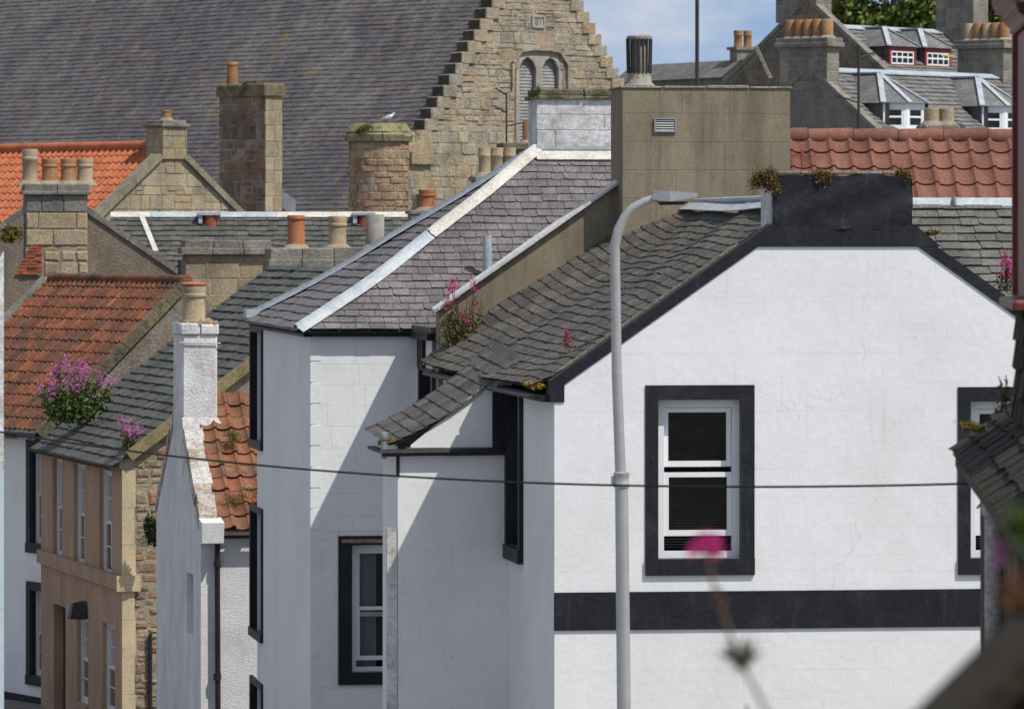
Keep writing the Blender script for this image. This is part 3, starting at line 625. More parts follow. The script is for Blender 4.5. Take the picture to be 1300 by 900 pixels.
# left roof slope
RZ = A.z_at(266, 3.27, 8); run = HW + .2; rise = RZ - (EZ + .02); sp = math.atan2(rise, run); SL = math.hypot(run, rise)
rp = Pl((-.2, .20, EZ + .02), (0, 1, 0), (math.cos(sp), 0, math.sin(sp)), (-math.sin(sp), 0, math.cos(sp)))
def dispA(s, t):
    d = .035 * math.sin(s * 1.25 + .5 * t) * (1 - t / 6) + .022 * math.sin(s * 2.3 - t * 1.2 + 1) + .018 * math.sin(t * 2.0 + s * .5)
    d *= min(1, .35 + max(0, t) * .6)
    d -= .05 * math.sin(math.pi * min(1, max(0, t / SL)))
    if t < 1.0: d += .07 * (1 - t) ** 2
    d += .26 * max(0, 1 - (10.3 - s) / 2.8) ** 2 * min(1, .3 + t * .6) * min(1, max(0, (SL - t) / .8))
    return d
roofA = sheet(a, 'roof', 'slate_grey', rp, [(0, -.02), (10.3, -.02), (10.3, SL), (0, SL)], dispA, -.02, .4)
slates(A, roofA, 'slate_grey', rp, [(0, -.03), (10.3, -.03), (10.3, SL - .05), (0, SL - .05)], .165, .20, .009, dispA, 300, .009, .3, wavy=lambda s, t: .02 * math.sin(s * 1.7 + t * .6), taper=.15)
rpr = Pl((W + .1, 13.2, EZ), (0, -1, 0), (-math.cos(sp), 0, math.sin(sp)), (math.sin(sp), 0, math.cos(sp)))
sheet(a, 'rear_slope', 'slate_grey', rpr, [(0, 0), (12.9, 0), (12.9, SL - .1), (0, SL - .1)])
# ridge lead
rl = MB(); n = 8
for i in range(n):
    v0 = .85 + i * (10.3 - .85) / n; v1 = .85 + (i + 1) * (10.3 - .85) / n
    strip((HW - .09, v0, RZ + .03 + .02 * math.sin(i)), (HW - .09, v1 + .01, RZ + .03 + .02 * math.sin(i + 1)), (math.cos(sp), 0, math.sin(sp)), .17, .012, (-math.sin(sp), 0, math.cos(sp)), mb=rl)
rl.tube([(HW + .03, .85, RZ + .115), (HW + .03, 10.3, RZ + .115)], .04, 8)
rl.build('ridge_lead', 'lead', a)
mb = MB().tube([(-.24, .1, EZ - .04), (-.24, 3.9, EZ - .05)], .03, 8); mb.build('gutter', 'black_iron', a)
MB().tube([(-.24, 6.2, EZ - .04), (-.24, 10.6, EZ - .04)], .03, 8).build('gutter', 'black_iron', a)
MB().box((-.13, .02, EZ - .10), (-.01, 10.6, EZ - .02)).build('soffit', 'black_paint', a)
# beige rendered party wall and the wide chimney standing in front of it
bz = lambda py, px: A.z_at(py, A.u_at(px, 10.5), 10.5)
bu0 = A.u_at(557, 10.5); bt0 = bz(392, 557); bu1 = A.u_at(790, 10.5); bt1 = bz(229, 790)
bs_ = (bt1 - bt0) / (bu1 - bu0); bua = HW + .2; bta = bt0 + bs_ * (bua - bu0)
bp = wallpl((0, 10.5, 0), (1, 0, 0), (0, -1, 0))
pw = MB(); pw.prism(bp, ccw([(bu0, 5.9), (W + .05, 5.9), (W + .05, bt0), (bua, bta), (bu0, bt0)]), -.32, 0.); pw = pw.build('party_wall', 'beige_render', a)
cap = MB(); n = 7
for i in range(n):
    f0, f1 = i / n, (i + 1) / n
    x0, x1 = bu0 - .06 + (bu1 + .1 - bu0) * f0, bu0 - .06 + (bu1 + .1 - bu0) * f1
    z0, z1 = bt0 + bs_ * (x0 - bu0), bt0 + bs_ * (x1 - bu0)
    MB().add([(x0, 10.42, z0 - .012), (x1, 10.42, z1 - .012), (x1, 10.42, z1 + .028), (x0, 10.42, z0 + .028), (x0, 10.8, z0 + .02), (x1, 10.8, z1 + .02), (x1, 10.8, z1 + .05), (x0, 10.8, z0 + .05)],
             [(0, 1, 2, 3), (3, 2, 6, 7), (0, 4, 5, 1), (0, 3, 7, 4), (1, 5, 6, 2)]).build('lead_cap', 'lead_white', pw)
CV = 10.08
ku0, ku1 = A.u_at(790, CV), A.u_at(1003, CV); kz1 = A.z_at(112, ku0, CV)
cc = MB().box((ku0, CV, 6.5), (ku1, CV + 1.0, kz1)).build('wide_chimney', 'beige_render', a)
cp = wallpl((ku0, CV, 6.5), (1, 0, 0), (0, -1, 0)); hC = kz1 - 6.5
PC = Pieces(A, cc, 'panel', 'beige_render'); rowsC = [A.z_at(p, ku0, CV) - 6.5 for p in (330, 252, 216, 180, 144)] + [hC]; rowsC[0] = 0
joints = [[.45, 1.3], [.72, 1.75], [.5, 1.38, 2.0], [.38, 1.08, 1.62], [.8, 1.5], [.22, 1.0, 1.85]]
for k in range(5):
    xs = [0.] + [x for x in joints[k] if x < ku1 - ku0 - .1] + [ku1 - ku0]
    for x0, x1 in zip(xs, xs[1:]): PC.add(*piece_geo(cp, [(x0 + .0015, rowsC[k] + .0015), (x1 - .0015, rowsC[k] + .0015), (x1 - .0015, rowsC[k + 1] - .0015), (x0 + .0015, rowsC[k + 1] - .0015)], -.01, .012, .003))
PC.finish()
for i in range(4):
    x0 = ku0 - .03 + (ku1 - ku0 + .06) * i / 4
    MB().bevbox((x0, CV - .03, kz1 + .002), (x0 + (ku1 - ku0 + .06) / 4 - .008, CV + 1.04, kz1 + .03 + random.uniform(-.012, .015)), .012).build('cope', 'skew_tan', cc)
va = (A.u_at(830, CV) - ku0, A.u_at(858, CV) - ku0, A.z_at(168, ku0, CV) - 6.5, A.z_at(150, ku0, CV) - 6.5)
vg = ring(MB(), cp, *va, .018, .005, .04).build('vent_grille', 'steel', cc)
for k in range(5):
    t = va[2] + .02 + k * (va[3] - va[2] - .03) / 5
    MB().add([cp.P(va[0] + .015, t, .035), cp.P(va[1] - .015, t, .035), cp.P(va[1] - .015, t + .026, .014), cp.P(va[0] + .015, t + .026, .014)], [(0, 1, 2, 3)]).build('vent_slat', 'steel', vg)
# fluted terracotta cowl on the wide chimney
pu = A.u_at(811.5, CV + .5); mb = MB(); pz = kz1 + .04
mb.lathe((pu, CV + .5, pz), [(.22, 0), (.17, .05), (.155, .17), (.11, .18), (.11, .62), (.165, .62), (.17, .66), (.14, .68)], 24)
cwl = mb.build('cowl', 'pot_grey', cc, True)
mb = MB()
for k in range(18):
    t = 2 * math.pi * k / 18; c, s = math.cos(t), math.sin(t)
    mb.tube([(pu + .155 * c, CV + .5 + .155 * s, pz + .17), (pu + .165 * c, CV + .5 + .165 * s, pz + .63)], .016, 6)
mb.build('cowl_fins', 'cowl_dark', cwl, kind='stuff')
# right wing: frontal slate slope with lead ridge
ez = A.z_at(256, 5.0, 6.5); ep = Pl((3.3, 6.5, ez), (1, 0, 0), (0, -math.cos(R(38)), -math.sin(R(38))), (0, -math.sin(R(38)), math.cos(R(38))))
ep = Pl((3.3, 6.5 - 2.6 * math.cos(R(38)), ez - 2.6 * math.sin(R(38))), (1, 0, 0), (0, math.cos(R(38)), math.sin(R(38))), (0, -math.sin(R(38)), math.cos(R(38))))
wing = sheet(a, 'wing_roof', 'slate_wing', ep, [(0, 0), (4.2, 0), (4.2, 2.6), (0, 2.6)])
slates(A, wing, 'slate_wing', ep, [(.3, .6), (3.6, .6), (3.6, 2.58), (.3, 2.58)], .165, .27, .016, None, 300, .008, .2)
ep2 = Pl((3.3, 6.5, ez), (1, 0, 0), (0, math.cos(R(38)), -math.sin(R(38))), (0, math.sin(R(38)), math.cos(R(38))))
sheet(a, 'wing_rear_slope', 'slate_wing', ep2, [(0, 0), (4.2, 0), (4.2, 2.6), (0, 2.6)])
for i in range(3):
    MB().add([(3.35 + i * 1.35, 6.5 - .13, ez - .10 + .03), (3.35 + i * 1.35 + 1.37, 6.5 - .13, ez - .10 + .03), (3.35 + i * 1.35 + 1.37, 6.5, ez + .05), (3.35 + i * 1.35, 6.5, ez + .05), (3.35 + i * 1.35 + 1.37, 6.63, ez - .06), (3.35 + i * 1.35, 6.63, ez - .06)], [(0, 1, 2, 3), (3, 2, 4, 5)]).build('wing_ridge_lead', 'lead', a)
    MB().box((3.33 + i * 1.35, 6.36, ez - .05), (3.36 + i * 1.35, 6.52, ez + .062)).build('lead_joint', 'lead', a)
# stair outshot on the flank
OV0, OV1 = 3.94, 5.62; OU = -A.u_at(505, OV0); OZ = A.z_at(571, -.7, OV0)
op = wallpl((-OU, OV0, 0), (1, 0, 0), (0, -1, 0))
wall(A, a, 'outshot_front_wall', 'white_paint', op, [(0, -.6), (OU, -.6), (OU, OZ), (0, OZ)])
wall(A, a, 'outshot_side_wall', 'white_paint', wallpl((-OU, OV1, 0), (0, -1, 0), (-1, 0, 0)), [(0, -.6), (OV1 - OV0, -.6), (OV1 - OV0, OZ + .05), (0, OZ + .05)])
wall(A, a, 'outshot_back_wall', 'white_paint', wallpl((-OU, OV1, 0), (1, 0, 0), (0, 1, 0)), [(0, -.6), (OU, -.6), (OU, OZ + .6), (0, OZ + .1)])
ozt = EZ + .19; orun = OU + .07; orise = ozt - OZ - .02; oa = math.atan2(orise, orun); oL = math.hypot(orun, orise)
opl = Pl((-OU - .07, OV0 + .0, OZ + .02), (0, 1, 0), (math.cos(oa), 0, math.sin(oa)), (-math.sin(oa), 0, math.cos(oa)))
def dispO(s, t): return .075 * s + .06 * max(0, 1 - t / .8) ** 2 - .05 * math.sin(math.pi * t / oL) + .005 * math.sin(s * 3 + t * 4)
outroof = sheet(a, 'outshot_roof', 'slate_grey', opl, [(0, 0), (OV1 - OV0 + .3, 0), (OV1 - OV0 + .3, oL + .25), (0, oL + .25)], dispO, -.02, .25)
slates(A, outroof, 'slate_grey', opl, [(0, -.02), (OV1 - OV0 + .3, -.02), (OV1 - OV0 + .3, oL + .1), (0, oL + .1)], .17, .26, .008, dispO, 300, .005, .2)
tri = [(.16, OZ + .02), (OU + .05, OZ + .02), (OU + .05, OZ + .02 + (OU + .05 + .10) * math.tan(oa)), (.16, OZ + .06)]
wall(A, a, 'outshot_cheek', 'white_paint', wallpl((-OU, OV0 + .03, 0), (1, 0, 0), (0, -1, 0)), tri)
MB().box((-OU + .1, OV0 - .03, OZ - .005), (-.02, OV0 + .08, OZ + .03)).build('ledge', 'cope_grey', a)
MB().box((-.19, OV0 - .05, OZ + .02), (-.06, OV0 + .05, EZ - .1)).build('board', 'black_paint', a)
MB().tube([(-OU - .2, OV0 - .07, OZ - .03), (-.03, OV0 - .07, OZ - .02)], .045, 8).box((-OU - .19, OV0 - .10, OZ - .05), (-OU - .10, OV1, OZ - .01)).build('outshot_gutter', 'black_iron', a)
MB().lathe((-OU - .17, OV0 + .0, OZ - .1), [(.035, 0), (.035, .22), (.05, .23), (.055, .26), (.05, .31), (.03, .32)], 12).build('vent_pipe', 'steel', a)
MB().box((-OU + .03 - .16, OV0 - .016 + .02, -.5), (-OU - .015, OV0 + .09, A.z_at(670, -OU, OV0))).build('corner_scar', 'weathered_white', a)
MB().box((-OU - .02, OV0 - .02, OZ - .32), (-OU + .02, OV0 + .02, OZ - .04)).build('bracket', 'black_iron', a)

# ------------------------------------------------------------------ B: hip roofed white house behind
B = Fr(395, 72.8, 8.5)
b = B.root('hipped_house', 'white house with purple slate hipped roof and pale lead hips', 'house')
BZ = B.z_at(421, 0, 0); BD = 7.4; BW = 7.6
bf = wallpl((0, 0, 0), (1, 0, 0), (0, -1, 0)); bfl = wallpl((0, BD, 0), (0, -1, 0), (-1, 0, 0))
bw = (B.u_at(447), B.u_at(447) + .98, B.z_at(853, .6), B.z_at(692, .6))
wall(B, b, 'front_wall', 'white_paint', bf, [(0, -.8), (BW, -.8), (BW, BZ), (0, BZ)], [bw], reveal=.16, reveal_mat='black_paint')
sash_window(B, b, bf, *bw, reveal=.12, fw=.07, sw=.05, mid=bw[2] + .78, open_top=0., open_bot=.09, surround=True, sur=(.19, .13, .17), curtain=True)
MB().plbox(bf, bw[0] - .15, bw[1] + .19, bw[3] + .035, bw[3] + .085, .0, .031).build('worn_lintel', 'red_rubble', b)
fw_ = []
for (py0, py1) in ((416, 576), (649, 824), (873, 1040)):
    v0, v1 = B.v_at(333), B.v_at(320); fw_.append((BD - v1, BD - v0, B.z_at(py1, 0, 5.2) + .12, B.z_at(py0, 0, 5.9) - .10))
wall(B, b, 'flank_wall', 'white_paint', bfl, [(0, -.8), (BD, -.8), (BD, BZ), (0, BZ)], fw_, reveal=.2, reveal_mat='black_paint')
for q in fw_: sash_window(B, b, bfl, *q, reveal=.14, surround=True, sur=(.14, .1, .13), proud=.03, frame='black_paint', fw=.06, sw=.05)
BLB = Pieces(B, b, 'block', 'white_paint')
stones(B, b, 'block', 'white_paint', bf, [(.01, 0), (2.3, 0), (2.3, BZ - .03), (.01, BZ - .03)], (.28, .32), (.5, .9), holes=[grow(bw, .2)], proud=(.0105, .012), gap=.0015, ch=.003, base=.001, pieces=BLB)
BLB.finish()
# rough quoins on the corner
z = .2; k = 0
while z < BZ - .3:
    MB().box((-.012, -.014 - .004 * (k % 2), z), (.08 + .05 * (k % 2), .1, z + .27)).build('quoin', 'white_paint', b); z += .29; k += 1
for wv in (wallpl((0, BD, 0), (1, 0, 0), (0, 1, 0)),): wall(B, b, 'rear_wall', 'white_paint', wv, [(0, -.8), (BW, -.8), (BW, BZ), (0, BZ)])
wall(B, b, 'right_wall', 'white_paint', wallpl((BW, 0, 0), (0, 1, 0), (1, 0, 0)), [(0, -.8), (BD, -.8), (BD, BZ), (BD / 2, BZ + 2.6), (0, BZ)])
EO = .13; hr = BD / 2 + EO; AZ = B.z_at(193, 3.7, 3.7); rz = AZ - (BZ - .02); pa = math.atan2(rz, hr); BL_ = math.hypot(rz, hr)
def dispB(s, t): return .06 * max(0, 1 - t / 1.3) ** 2 - .03 * math.sin(math.pi * min(1, t / BL_)) + .008 * math.sin(s * 2.2 + t * 3.1)
pf = Pl((-EO, -EO, BZ - .02), (1, 0, 0), (0, math.cos(pa), math.sin(pa)), (0, -math.sin(pa), math.cos(pa)))
rB = sheet(b, 'front_roof', 'slate_purple', pf, [(0, 0), (BW + EO, 0), (BW + EO, BL_), (hr, BL_)], dispB, -.02, .4)
slates(B, rB, 'slate_purple', pf, [(0.02, -.02), (2.5, -.02), (6.1, BL_ - .05), (hr + .02, BL_ - .05)], .185, .205, .010, dispB, 300, .006, .16)
ph = Pl((-EO, BD + EO, BZ - .02), (0, -1, 0), (math.cos(pa), 0, math.sin(pa)), (-math.sin(pa), 0, math.cos(pa)))
rH = sheet(b, 'hip_roof', 'slate_purple', ph, [(0, 0), (2 * hr, 0), (hr, BL_)], dispB, -.02, .4)
slates(B, rH, 'slate_purple', ph, [(0.02, -.02), (2 * hr - .02, -.02), (hr, BL_ - .1)], .195, .27, .010, dispB, 300, .006, .2)
prr = Pl((BW, BD + EO, BZ - .02), (-1, 0, 0), (0, -math.cos(pa), math.sin(pa)), (0, math.sin(pa), math.cos(pa)))
sheet(b, 'rear_roof', 'slate_purple', prr, [(0, 0), (BW + EO, 0), (BW + EO - hr, BL_), (0, BL_)])
def hip(pts, wd, name, m, thk=.03):
    """lead roll following the bell-cast hip line"""
    mb = MB(); vs = []
    for i, p in enumerate(pts):
        d = (pts[min(i + 1, len(pts) - 1)] - pts[max(i - 1, 0)]).normalized(); sd_ = d.cross(V((0, 0, 1))).normalized(); up = sd_.cross(d).normalized()
        for x, h in ((-.5, -.06), (-.16, .0), (-.1, .05), (.1, .05), (.16, .0), (.5, -.06)): vs.append(p + sd_ * wd * x + up * (h + thk))
    fs = [(i * 6 + k, i * 6 + k + 1, i * 6 + k + 7, i * 6 + k + 6) for i in range(len(pts) - 1) for k in range(5)]
    mb.add(vs, fs); return mb.build(name, m, b, True)
def hipline(sx, sy, t0, t1, n):
    res = []
    for i in range(n + 1):
        f = t0 + (t1 - t0) * i / n; t = f * BL_
        dz = dispB(0, t)
        u = -EO + hr * f; v = (-EO + hr * f) if sy > 0 else (BD + EO - hr * f)
        res.append(V((u - dz * .35, v - sy * dz * .35, BZ - .02 + rz * f + dz * 1.0 + .03)))
    return res
hip(hipline(1, 1, -.02, .52, 10), .235, 'lead_hip', 'lead')
hip(hipline(1, 1, .525, 1.0, 6), .235, 'lead_hip', 'lead_cream')
hip(hipline(1, -1, .01, 1.0, 12), .20, 'lead_hip', 'lead')
strip((hr - EO - .05, BD / 2, AZ + .03), (BW, BD / 2, AZ + .03), (0, 1, 0), .12, .05).build('ridge_roll', 'lead', b)
strip((hr - EO - .02, BD / 2 - .12, AZ - .055), (BW, BD / 2 - .12, AZ - .055), (0, math.cos(pa), math.sin(pa)), .26, .022, (0, -math.sin(pa), math.cos(pa))).build('ridge_lead', 'lead_cream', b)
MB().box((-EO + .02, -EO + .03, BZ - .07), (2.6, -.003, BZ - .03)).box((-EO + .02, -EO + .03, BZ - .071), (-.003, BD + .1, BZ - .031)).build('fascia', 'black_paint', b)
mb = MB().tube([(-EO - .1, -EO - .02, BZ - .0), (2.45, -EO - .02, BZ - .0)], .022, 8); mb.build('gutter', 'black_iron', b)
MB().tube([(-EO - .05, -EO, BZ + .02), (-EO - .05, BD + .1, BZ + .02)], .022, 8).build('gutter', 'black_iron', b)
MB().box((-EO - .05, BD - .15, BZ + .08), (.55, BD + .3, BZ + .20)).build('lead_box', 'lead', b)
# flue standing on the front slope
fp = B.u_at(619, 2.0); fv = 1.0; fu = B.u_at(618, fv); fz = B.z_at(350, fu, fv); fz1 = B.z_at(299, fu, fv)
MB().tube([(fu + .03, fv, fz - .5), (fu, fv, fz1)], .065, 14).build('flue_pipe', 'lead', b, True)
# white rendered chimney on the ridge
wc = (B.u_at(681, 4.0), B.u_at(800, 4.0)); wz1 = B.z_at(126, wc[0], 4.)
wch = stack(B, b, wc[0], wc[1], 4.0, 4.8, AZ - .5, wz1, core='weathered_white', name='white_chimney', cope=[(.05, .06), (.01, .10)], cope_mat='mossy_cope')
cpw = wallpl((wc[0], 4.0, AZ - .5), (1, 0, 0), (0, -1, 0)); hW = wz1 - AZ + .5
PW = Pieces(B, wch, 'block', 'weathered_white')
for (x0, x1, y0, y1) in ((0, .28, .4, .82), (.28, 1.4, .4, .82), (0, 1.0, .82, 1.05), (1.0, 1.4, .82, 1.05), (0, .3, 1.05, hW), (.3, 1.4, 1.05, hW), (0, 1.4, 0, .4)):
    PW.add(*piece_geo(cpw, [(x0 + .004, y0 + .004), (min(x1, wc[1] - wc[0]) - .004, y0 + .004), (min(x1, wc[1] - wc[0]) - .004, y1 - .004), (x0 + .004, y1 - .004)], -.01, .012, .006))
PW.finish()

# ------------------------------------------------------------------ F: weathered pantile roof behind the wide chimney
Fh = Fr(990, 74.2, 4)
f = Fh.root('pantiled_house', 'house with weathered red pantile roof behind the black gable chimney', 'house')
fz1 = Fh.z_at(172, 2, 2.6); fa = R(42); fz0 = fz1 - 2.6 * math.tan(fa); fL = 2.6 / math.cos(fa)
fpl = Pl((0, 0, fz0), (1, 0, 0), (0, math.cos(fa), math.sin(fa)), (0, -math.sin(fa), math.cos(fa)))
FW = 6.0
fr_ = sheet(f, 'roof', 'pantile_weathered', fpl, [(0, 0), (FW, 0), (FW, fL), (0, fL)])
pantiles(Fh, fr_, 'pantile_weathered', fpl, [(-.1, fL - 2.1 - .04), (FW, fL - 2.1 - .04), (FW, fL - .04), (-.1, fL - .04)], .292, .35, .042, thk=.02)
sheet(f, 'rear_slope', 'pantile_weathered', Pl((FW, 5.2, fz0), (-1, 0, 0), (0, -math.cos(fa), math.sin(fa)), (0, math.sin(fa), math.cos(fa))), [(0, 0), (FW, 0), (FW, fL), (0, fL)])
for i in range(9):
    MB().tube([(.06 + i * .66, 2.6, fz1 - .03), (.06 + i * .66 + .65, 2.6, fz1 - .02 + random.uniform(-.01, .01))], [.125, .13], 14).build('ridge_tile', 'pantile_weathered', f, True)
wall(Fh, f, 'front_wall', 'brown_harl', wallpl((0, .15, 0), (1, 0, 0), (0, -1, 0)), [(0, -1), (FW, -1), (FW, fz0 + .1), (0, fz0 + .1)])
wall(Fh, f, 'gable_wall', 'brown_harl', wallpl((0.02, 5.2, 0), (0, -1, 0), (-1, 0, 0)), [(0, -1), (5.2, -1), (5.2, fz0 - .05), (2.6, fz1 - .1), (0, fz0 - .05)])
bu = Fh.u_at(1016, 1.7); bz_ = Fh.z_at(214, bu, 1.7)
MB().box((bu, 1.55, bz_), (bu + .04, 1.62, bz_ + .26)).box((bu - .15, 1.56, bz_ + .15), (bu - .001, 1.61, bz_ + .20)).build('rusty_bracket', 'red_brown_metal', f)
yc = Fr(1192, 84, 10, gz(84)); y_ = yc.root('chimney_stack', 'stub of chimney with twin mossy buff pots behind pantile ridge', 'chimney')
yz = yc.z_at(164)
stack(yc, y_, -.25, .25, -.2, .3, 0, yz, core='mortar', name='shaft', stone='grey_stone', faces='f', cope=[(.04, .05)], pots=[(-.12, 0, .125, .30, 'pot_buff', 'short'), (.12, 0.03, .13, .30, 'pot_buff', 'short')])

# ------------------------------------------------------------------ G: white harled cottage with gable chimney
G = Fr(255, 84, 11.2, gz(84))
g_ = G.root('harled_cottage', 'white harled cottage with red pantiles and tall gable chimney', 'house')
GD = 5.5; gez = G.z_at(664, .1, 0); grz = G.z_at(505, 0, 2.75); gW = 5.0
ga = math.atan2(grz - gez, 2.75)
gl = wallpl((0, GD, 0), (0, -1, 0), (-1, 0, 0))
slit = (GD - G.v_at(237), GD - G.v_at(245.5), G.z_at(808, 0, .8), G.z_at(730, 0, .8))
slit = (min(slit[0], slit[1]), max(slit[0], slit[1]), slit[2], slit[3])
wall(G, g_, 'gable_wall', 'white_harl', gl, [(0, -.5), (GD, -.5), (GD, gez), (GD / 2, grz), (0, gez)], [slit], reveal=.12)
MB().plbox(gl, slit[0], slit[1], slit[2], slit[3], -.14, -.115).build('shutter', 'pale_blue_paint', g_)
wall(G, g_, 'front_wall', 'white_harl', wallpl((0, 0, 0), (1, 0, 0), (0, -1, 0)), [(0, -.5), (gW, -.5), (gW, gez), (0, gez)])
wall(G, g_, 'rear_wall', 'white_harl', wallpl((0, GD, 0), (1, 0, 0), (0, 1, 0)), [(0, -.5), (gW, -.5), (gW, gez), (0, gez)])
gsl = math.hypot(2.75 + .15, (2.75 + .15) * math.tan(ga))
gpl_ = Pl((0, -.15, gez - .15 * math.tan(ga)), (1, 0, 0), (0, math.cos(ga), math.sin(ga)), (0, -math.sin(ga), math.cos(ga)))
gr = sheet(g_, 'roof', 'pantile_old', gpl_, [(.02, 0), (gW, 0), (gW, gsl), (.02, gsl)])
pantiles(G, gr, 'pantile_old', gpl_, [(.28, 0), (1.9, 0), (1.9, gsl), (.28, gsl)], .262, .33, .04, thk=.02, jit=.025)
sheet(g_, 'rear_slope', 'pantile_orange', Pl((gW, GD + .15, gez - .15 * math.tan(ga)), (-1, 0, 0), (0, -math.cos(ga), math.sin(ga)), (0, math.sin(ga), math.cos(ga))), [(0, 0), (gW, 0), (gW, gsl), (0, gsl)])
# chimney breast on the apex
gc0, gc1 = 2.15, 3.25; gct = G.z_at(424, .3, gc0); cw = G.u_at(276, gc0)
gch = MB().bevbox((-.012, gc0, grz - .9), (cw, gc1, gct), .03).build('chimney', 'flaking_white', g_)
for (x0, x1) in ((-.04, cw * .5 - .005), (cw * .5 + .005, cw + .02)):
    MB().bevbox((x0, gc0 - .035, gct + .002), (x1, gc1 + .03, gct + .17 + random.uniform(-.015, .015)), .02).build('cope', 'weathered_white', gch)
MB().add([(-.01, gc0 - .02, grz - 1.25), (cw + .12, gc0 - .25, grz - 1.15), (cw + .16, gc0 - .05, grz - .55), (cw, gc0 + .004, grz - .3), (-.01, gc0 - .006, grz - .3), (cw + .14, gc0 + .2, grz - .7), (0, gc0 - .3, grz - 1.0)],
         [(0, 6, 1), (6, 1, 2), (6, 2, 3), (6, 3, 4), (0, 6, 4), (1, 5, 2), (2, 5, 3)]).build('chimney_flashing', 'weathered_white', g_)
mb = MB()
for k in range(26):
    x, y = random.uniform(0, cw), random.uniform(gc0, gc1); r = random.uniform(.04, .11)
    mb.lathe((x, y, gct + .14), [(r, 0), (r * .8, r * .7), (r * .3, r * 1.1)], 7)
mb.build('mortar_rubble', 'rubble', gch, kind='stuff')
pgu = G.u_at(246, gc0 + .4)
pot(gch, pgu, gc0 + .4, gct + .17, .205, .62, 'pot_buff', 'band')
MB().lathe((pgu, gc0 + .4, gct + .78), [(.21, 0), (.22, .03), (.15, .06), (.06, .07)], 14).build('pot_cap', 'pot_terracotta', gch, True)
MB().tube([(-.05, gc0 - .03, gct - .14), (cw + .05, gc0 - .03, gct - .15)], .012, 6).build('strap', 'steel', gch)
# stepped, whitewashed rubble skew
PS = Pieces(G, g_, 'skew_stone', 'whitewashed_rubble')
tz = lambda v: gez + min(v, GD - v) * math.tan(ga)
for (va0, vb0, sg) in ((.02, gc0 - .2, 1), (gc1, GD, -1)):
    v = va0
    while v < vb0 - .05:
        L = random.uniform(.16, .34); wd = random.uniform(.27, .33); hh = random.uniform(.085, .125); e = min(v + L, vb0)
        zA, zB = tz(v), tz(e); o1 = random.uniform(.0, .03)
        vs = [(x, y_, z_ + dz_) for dz_ in (-.12, hh) for (x, y_, z_) in ((-.02 - o1, v + .004, zA), (wd, v + .004, zA), (wd, e - .004, zB), (-.02 - o1, e - .004, zB))]
        vs = vs[:4] + [(x + (.02 if x < .1 else -.03), y_, z_ + random.uniform(-.012, .012)) for x, y_, z_ in vs[4:]]
        PS.add(vs, [(0, 3, 2, 1), (4, 5, 6, 7), (0, 1, 5, 4), (1, 2, 6, 5), (2, 3, 7, 6), (3, 0, 4, 7)]); v += L
PS.finish()
kn = MB().add([(-.02, -.32, gez - .30), (.32, -.32, gez - .30), (.32, .12, gez - .36), (-.02, .12, gez - .36), (-.03, -.34, gez + .02), (.33, -.34, gez + .02), (.33, .16, gez + .10), (-.03, .16, gez + .10)],
              [(0, 3, 2, 1), (4, 5, 6, 7), (0, 1, 5, 4), (1, 2, 6, 5), (2, 3, 7, 6), (3, 0, 4, 7)]).build('kneeler', 'white_harl', g_)
gy = gez - .18
MB().tube([(-.02, -.2, gy), (gW, -.2, gy)], .06, 8).build('gutter', 'black_iron', g_)
gpx = G.u_at(276, -.1)
MB().tube([(gpx, -.18, gy), (gpx, -.1, gy - .22), (gpx, -.09, gy - .4), (gpx + .02, -.09, -.4)], .045, 10).lathe((gpx, -.09, gy - .5), [(.06, 0), (.06, .08)], 10).lathe((gpx, -.09, gy - 2.3), [(.065, 0), (.065, .10)], 10).build('downpipe', 'black_iron', g_, True, kind=None)

# ------------------------------------------------------------------ H: ochre house
H = Fr(155, 100, 15, gz(104))
h = H.root('ochre_house', 'narrow ochre painted house with grey slate roof and stone string course', 'house')
HD = 8.87; hez = H.z_at(583, 0, 0); hru = 4.85; hrz = H.z_at(338, hru, HD); ha = math.atan2(hrz - hez, hru)
hp = wallpl((0, 0, 0), (0, 1, 0), (-1, 0, 0))
def hwin(px0, px1, py0, py1):
    v0, v1 = H.v_at(px1), H.v_at(px0); return (v0, v1, H.z_at(py1, 0, (v0 + v1) / 2), H.z_at(py0, 0, (v0 + v1) / 2))
ups = [hwin(67, 78.5, 582, 707), hwin(93.5, 107.5, 589, 718), hwin(126, 142, 597, 731)]
lows = [hwin(97.5, 112, 783, 893), hwin(130, 146, 792, 905)]
door = hwin(68, 83, 768, 905)
wall(H, h, 'facade', 'ochre_paint', hp, [(0, -.6), (HD, -.6), (HD, hez), (0, hez)], ups + lows + [door], reveal=.2)
for i, q in enumerate(ups + lows): sash_window(H, h, hp, *q, reveal=.085, frame='timber_white', fw=.06, sw=.05, grid=(2, 2) if i == 1 else (1, 2), curtain=(i != 1))
dr = MB().plbox(hp, *door, -.26, -.2).build('door', 'black_paint', h)
MB().lathe((.17, 0, 0), [(0.03, 0), (.03, .03)], 8).build('door_knob', 'steel', dr).location = (0, door[0] + .15, door[2] + 1.0)
strz = H.z_at(749, 0, 0)
MB().box((-.09, -.05, strz), (-.003, HD, strz + .27)).build('string_course', 'ochre_paint', h)
MB().box((-.12, -.10, strz - .02), (.34, -.052, strz + .28)).build('string_end', 'cream_quoin', h)
for q in ups + lows: MB().plbox(hp, q[0] - .05, q[1] + .05, q[2] - .10, q[2] - .003, -.02, .05).build('sill', 'ochre_paint', h)
MB().box((-.05, -.01, hez - .18), (-.003, HD, hez - .02)).build('eave_course', 'ochre_paint', h)
lv = H.v_at(112); lz = H.z_at(786, 0, lv)
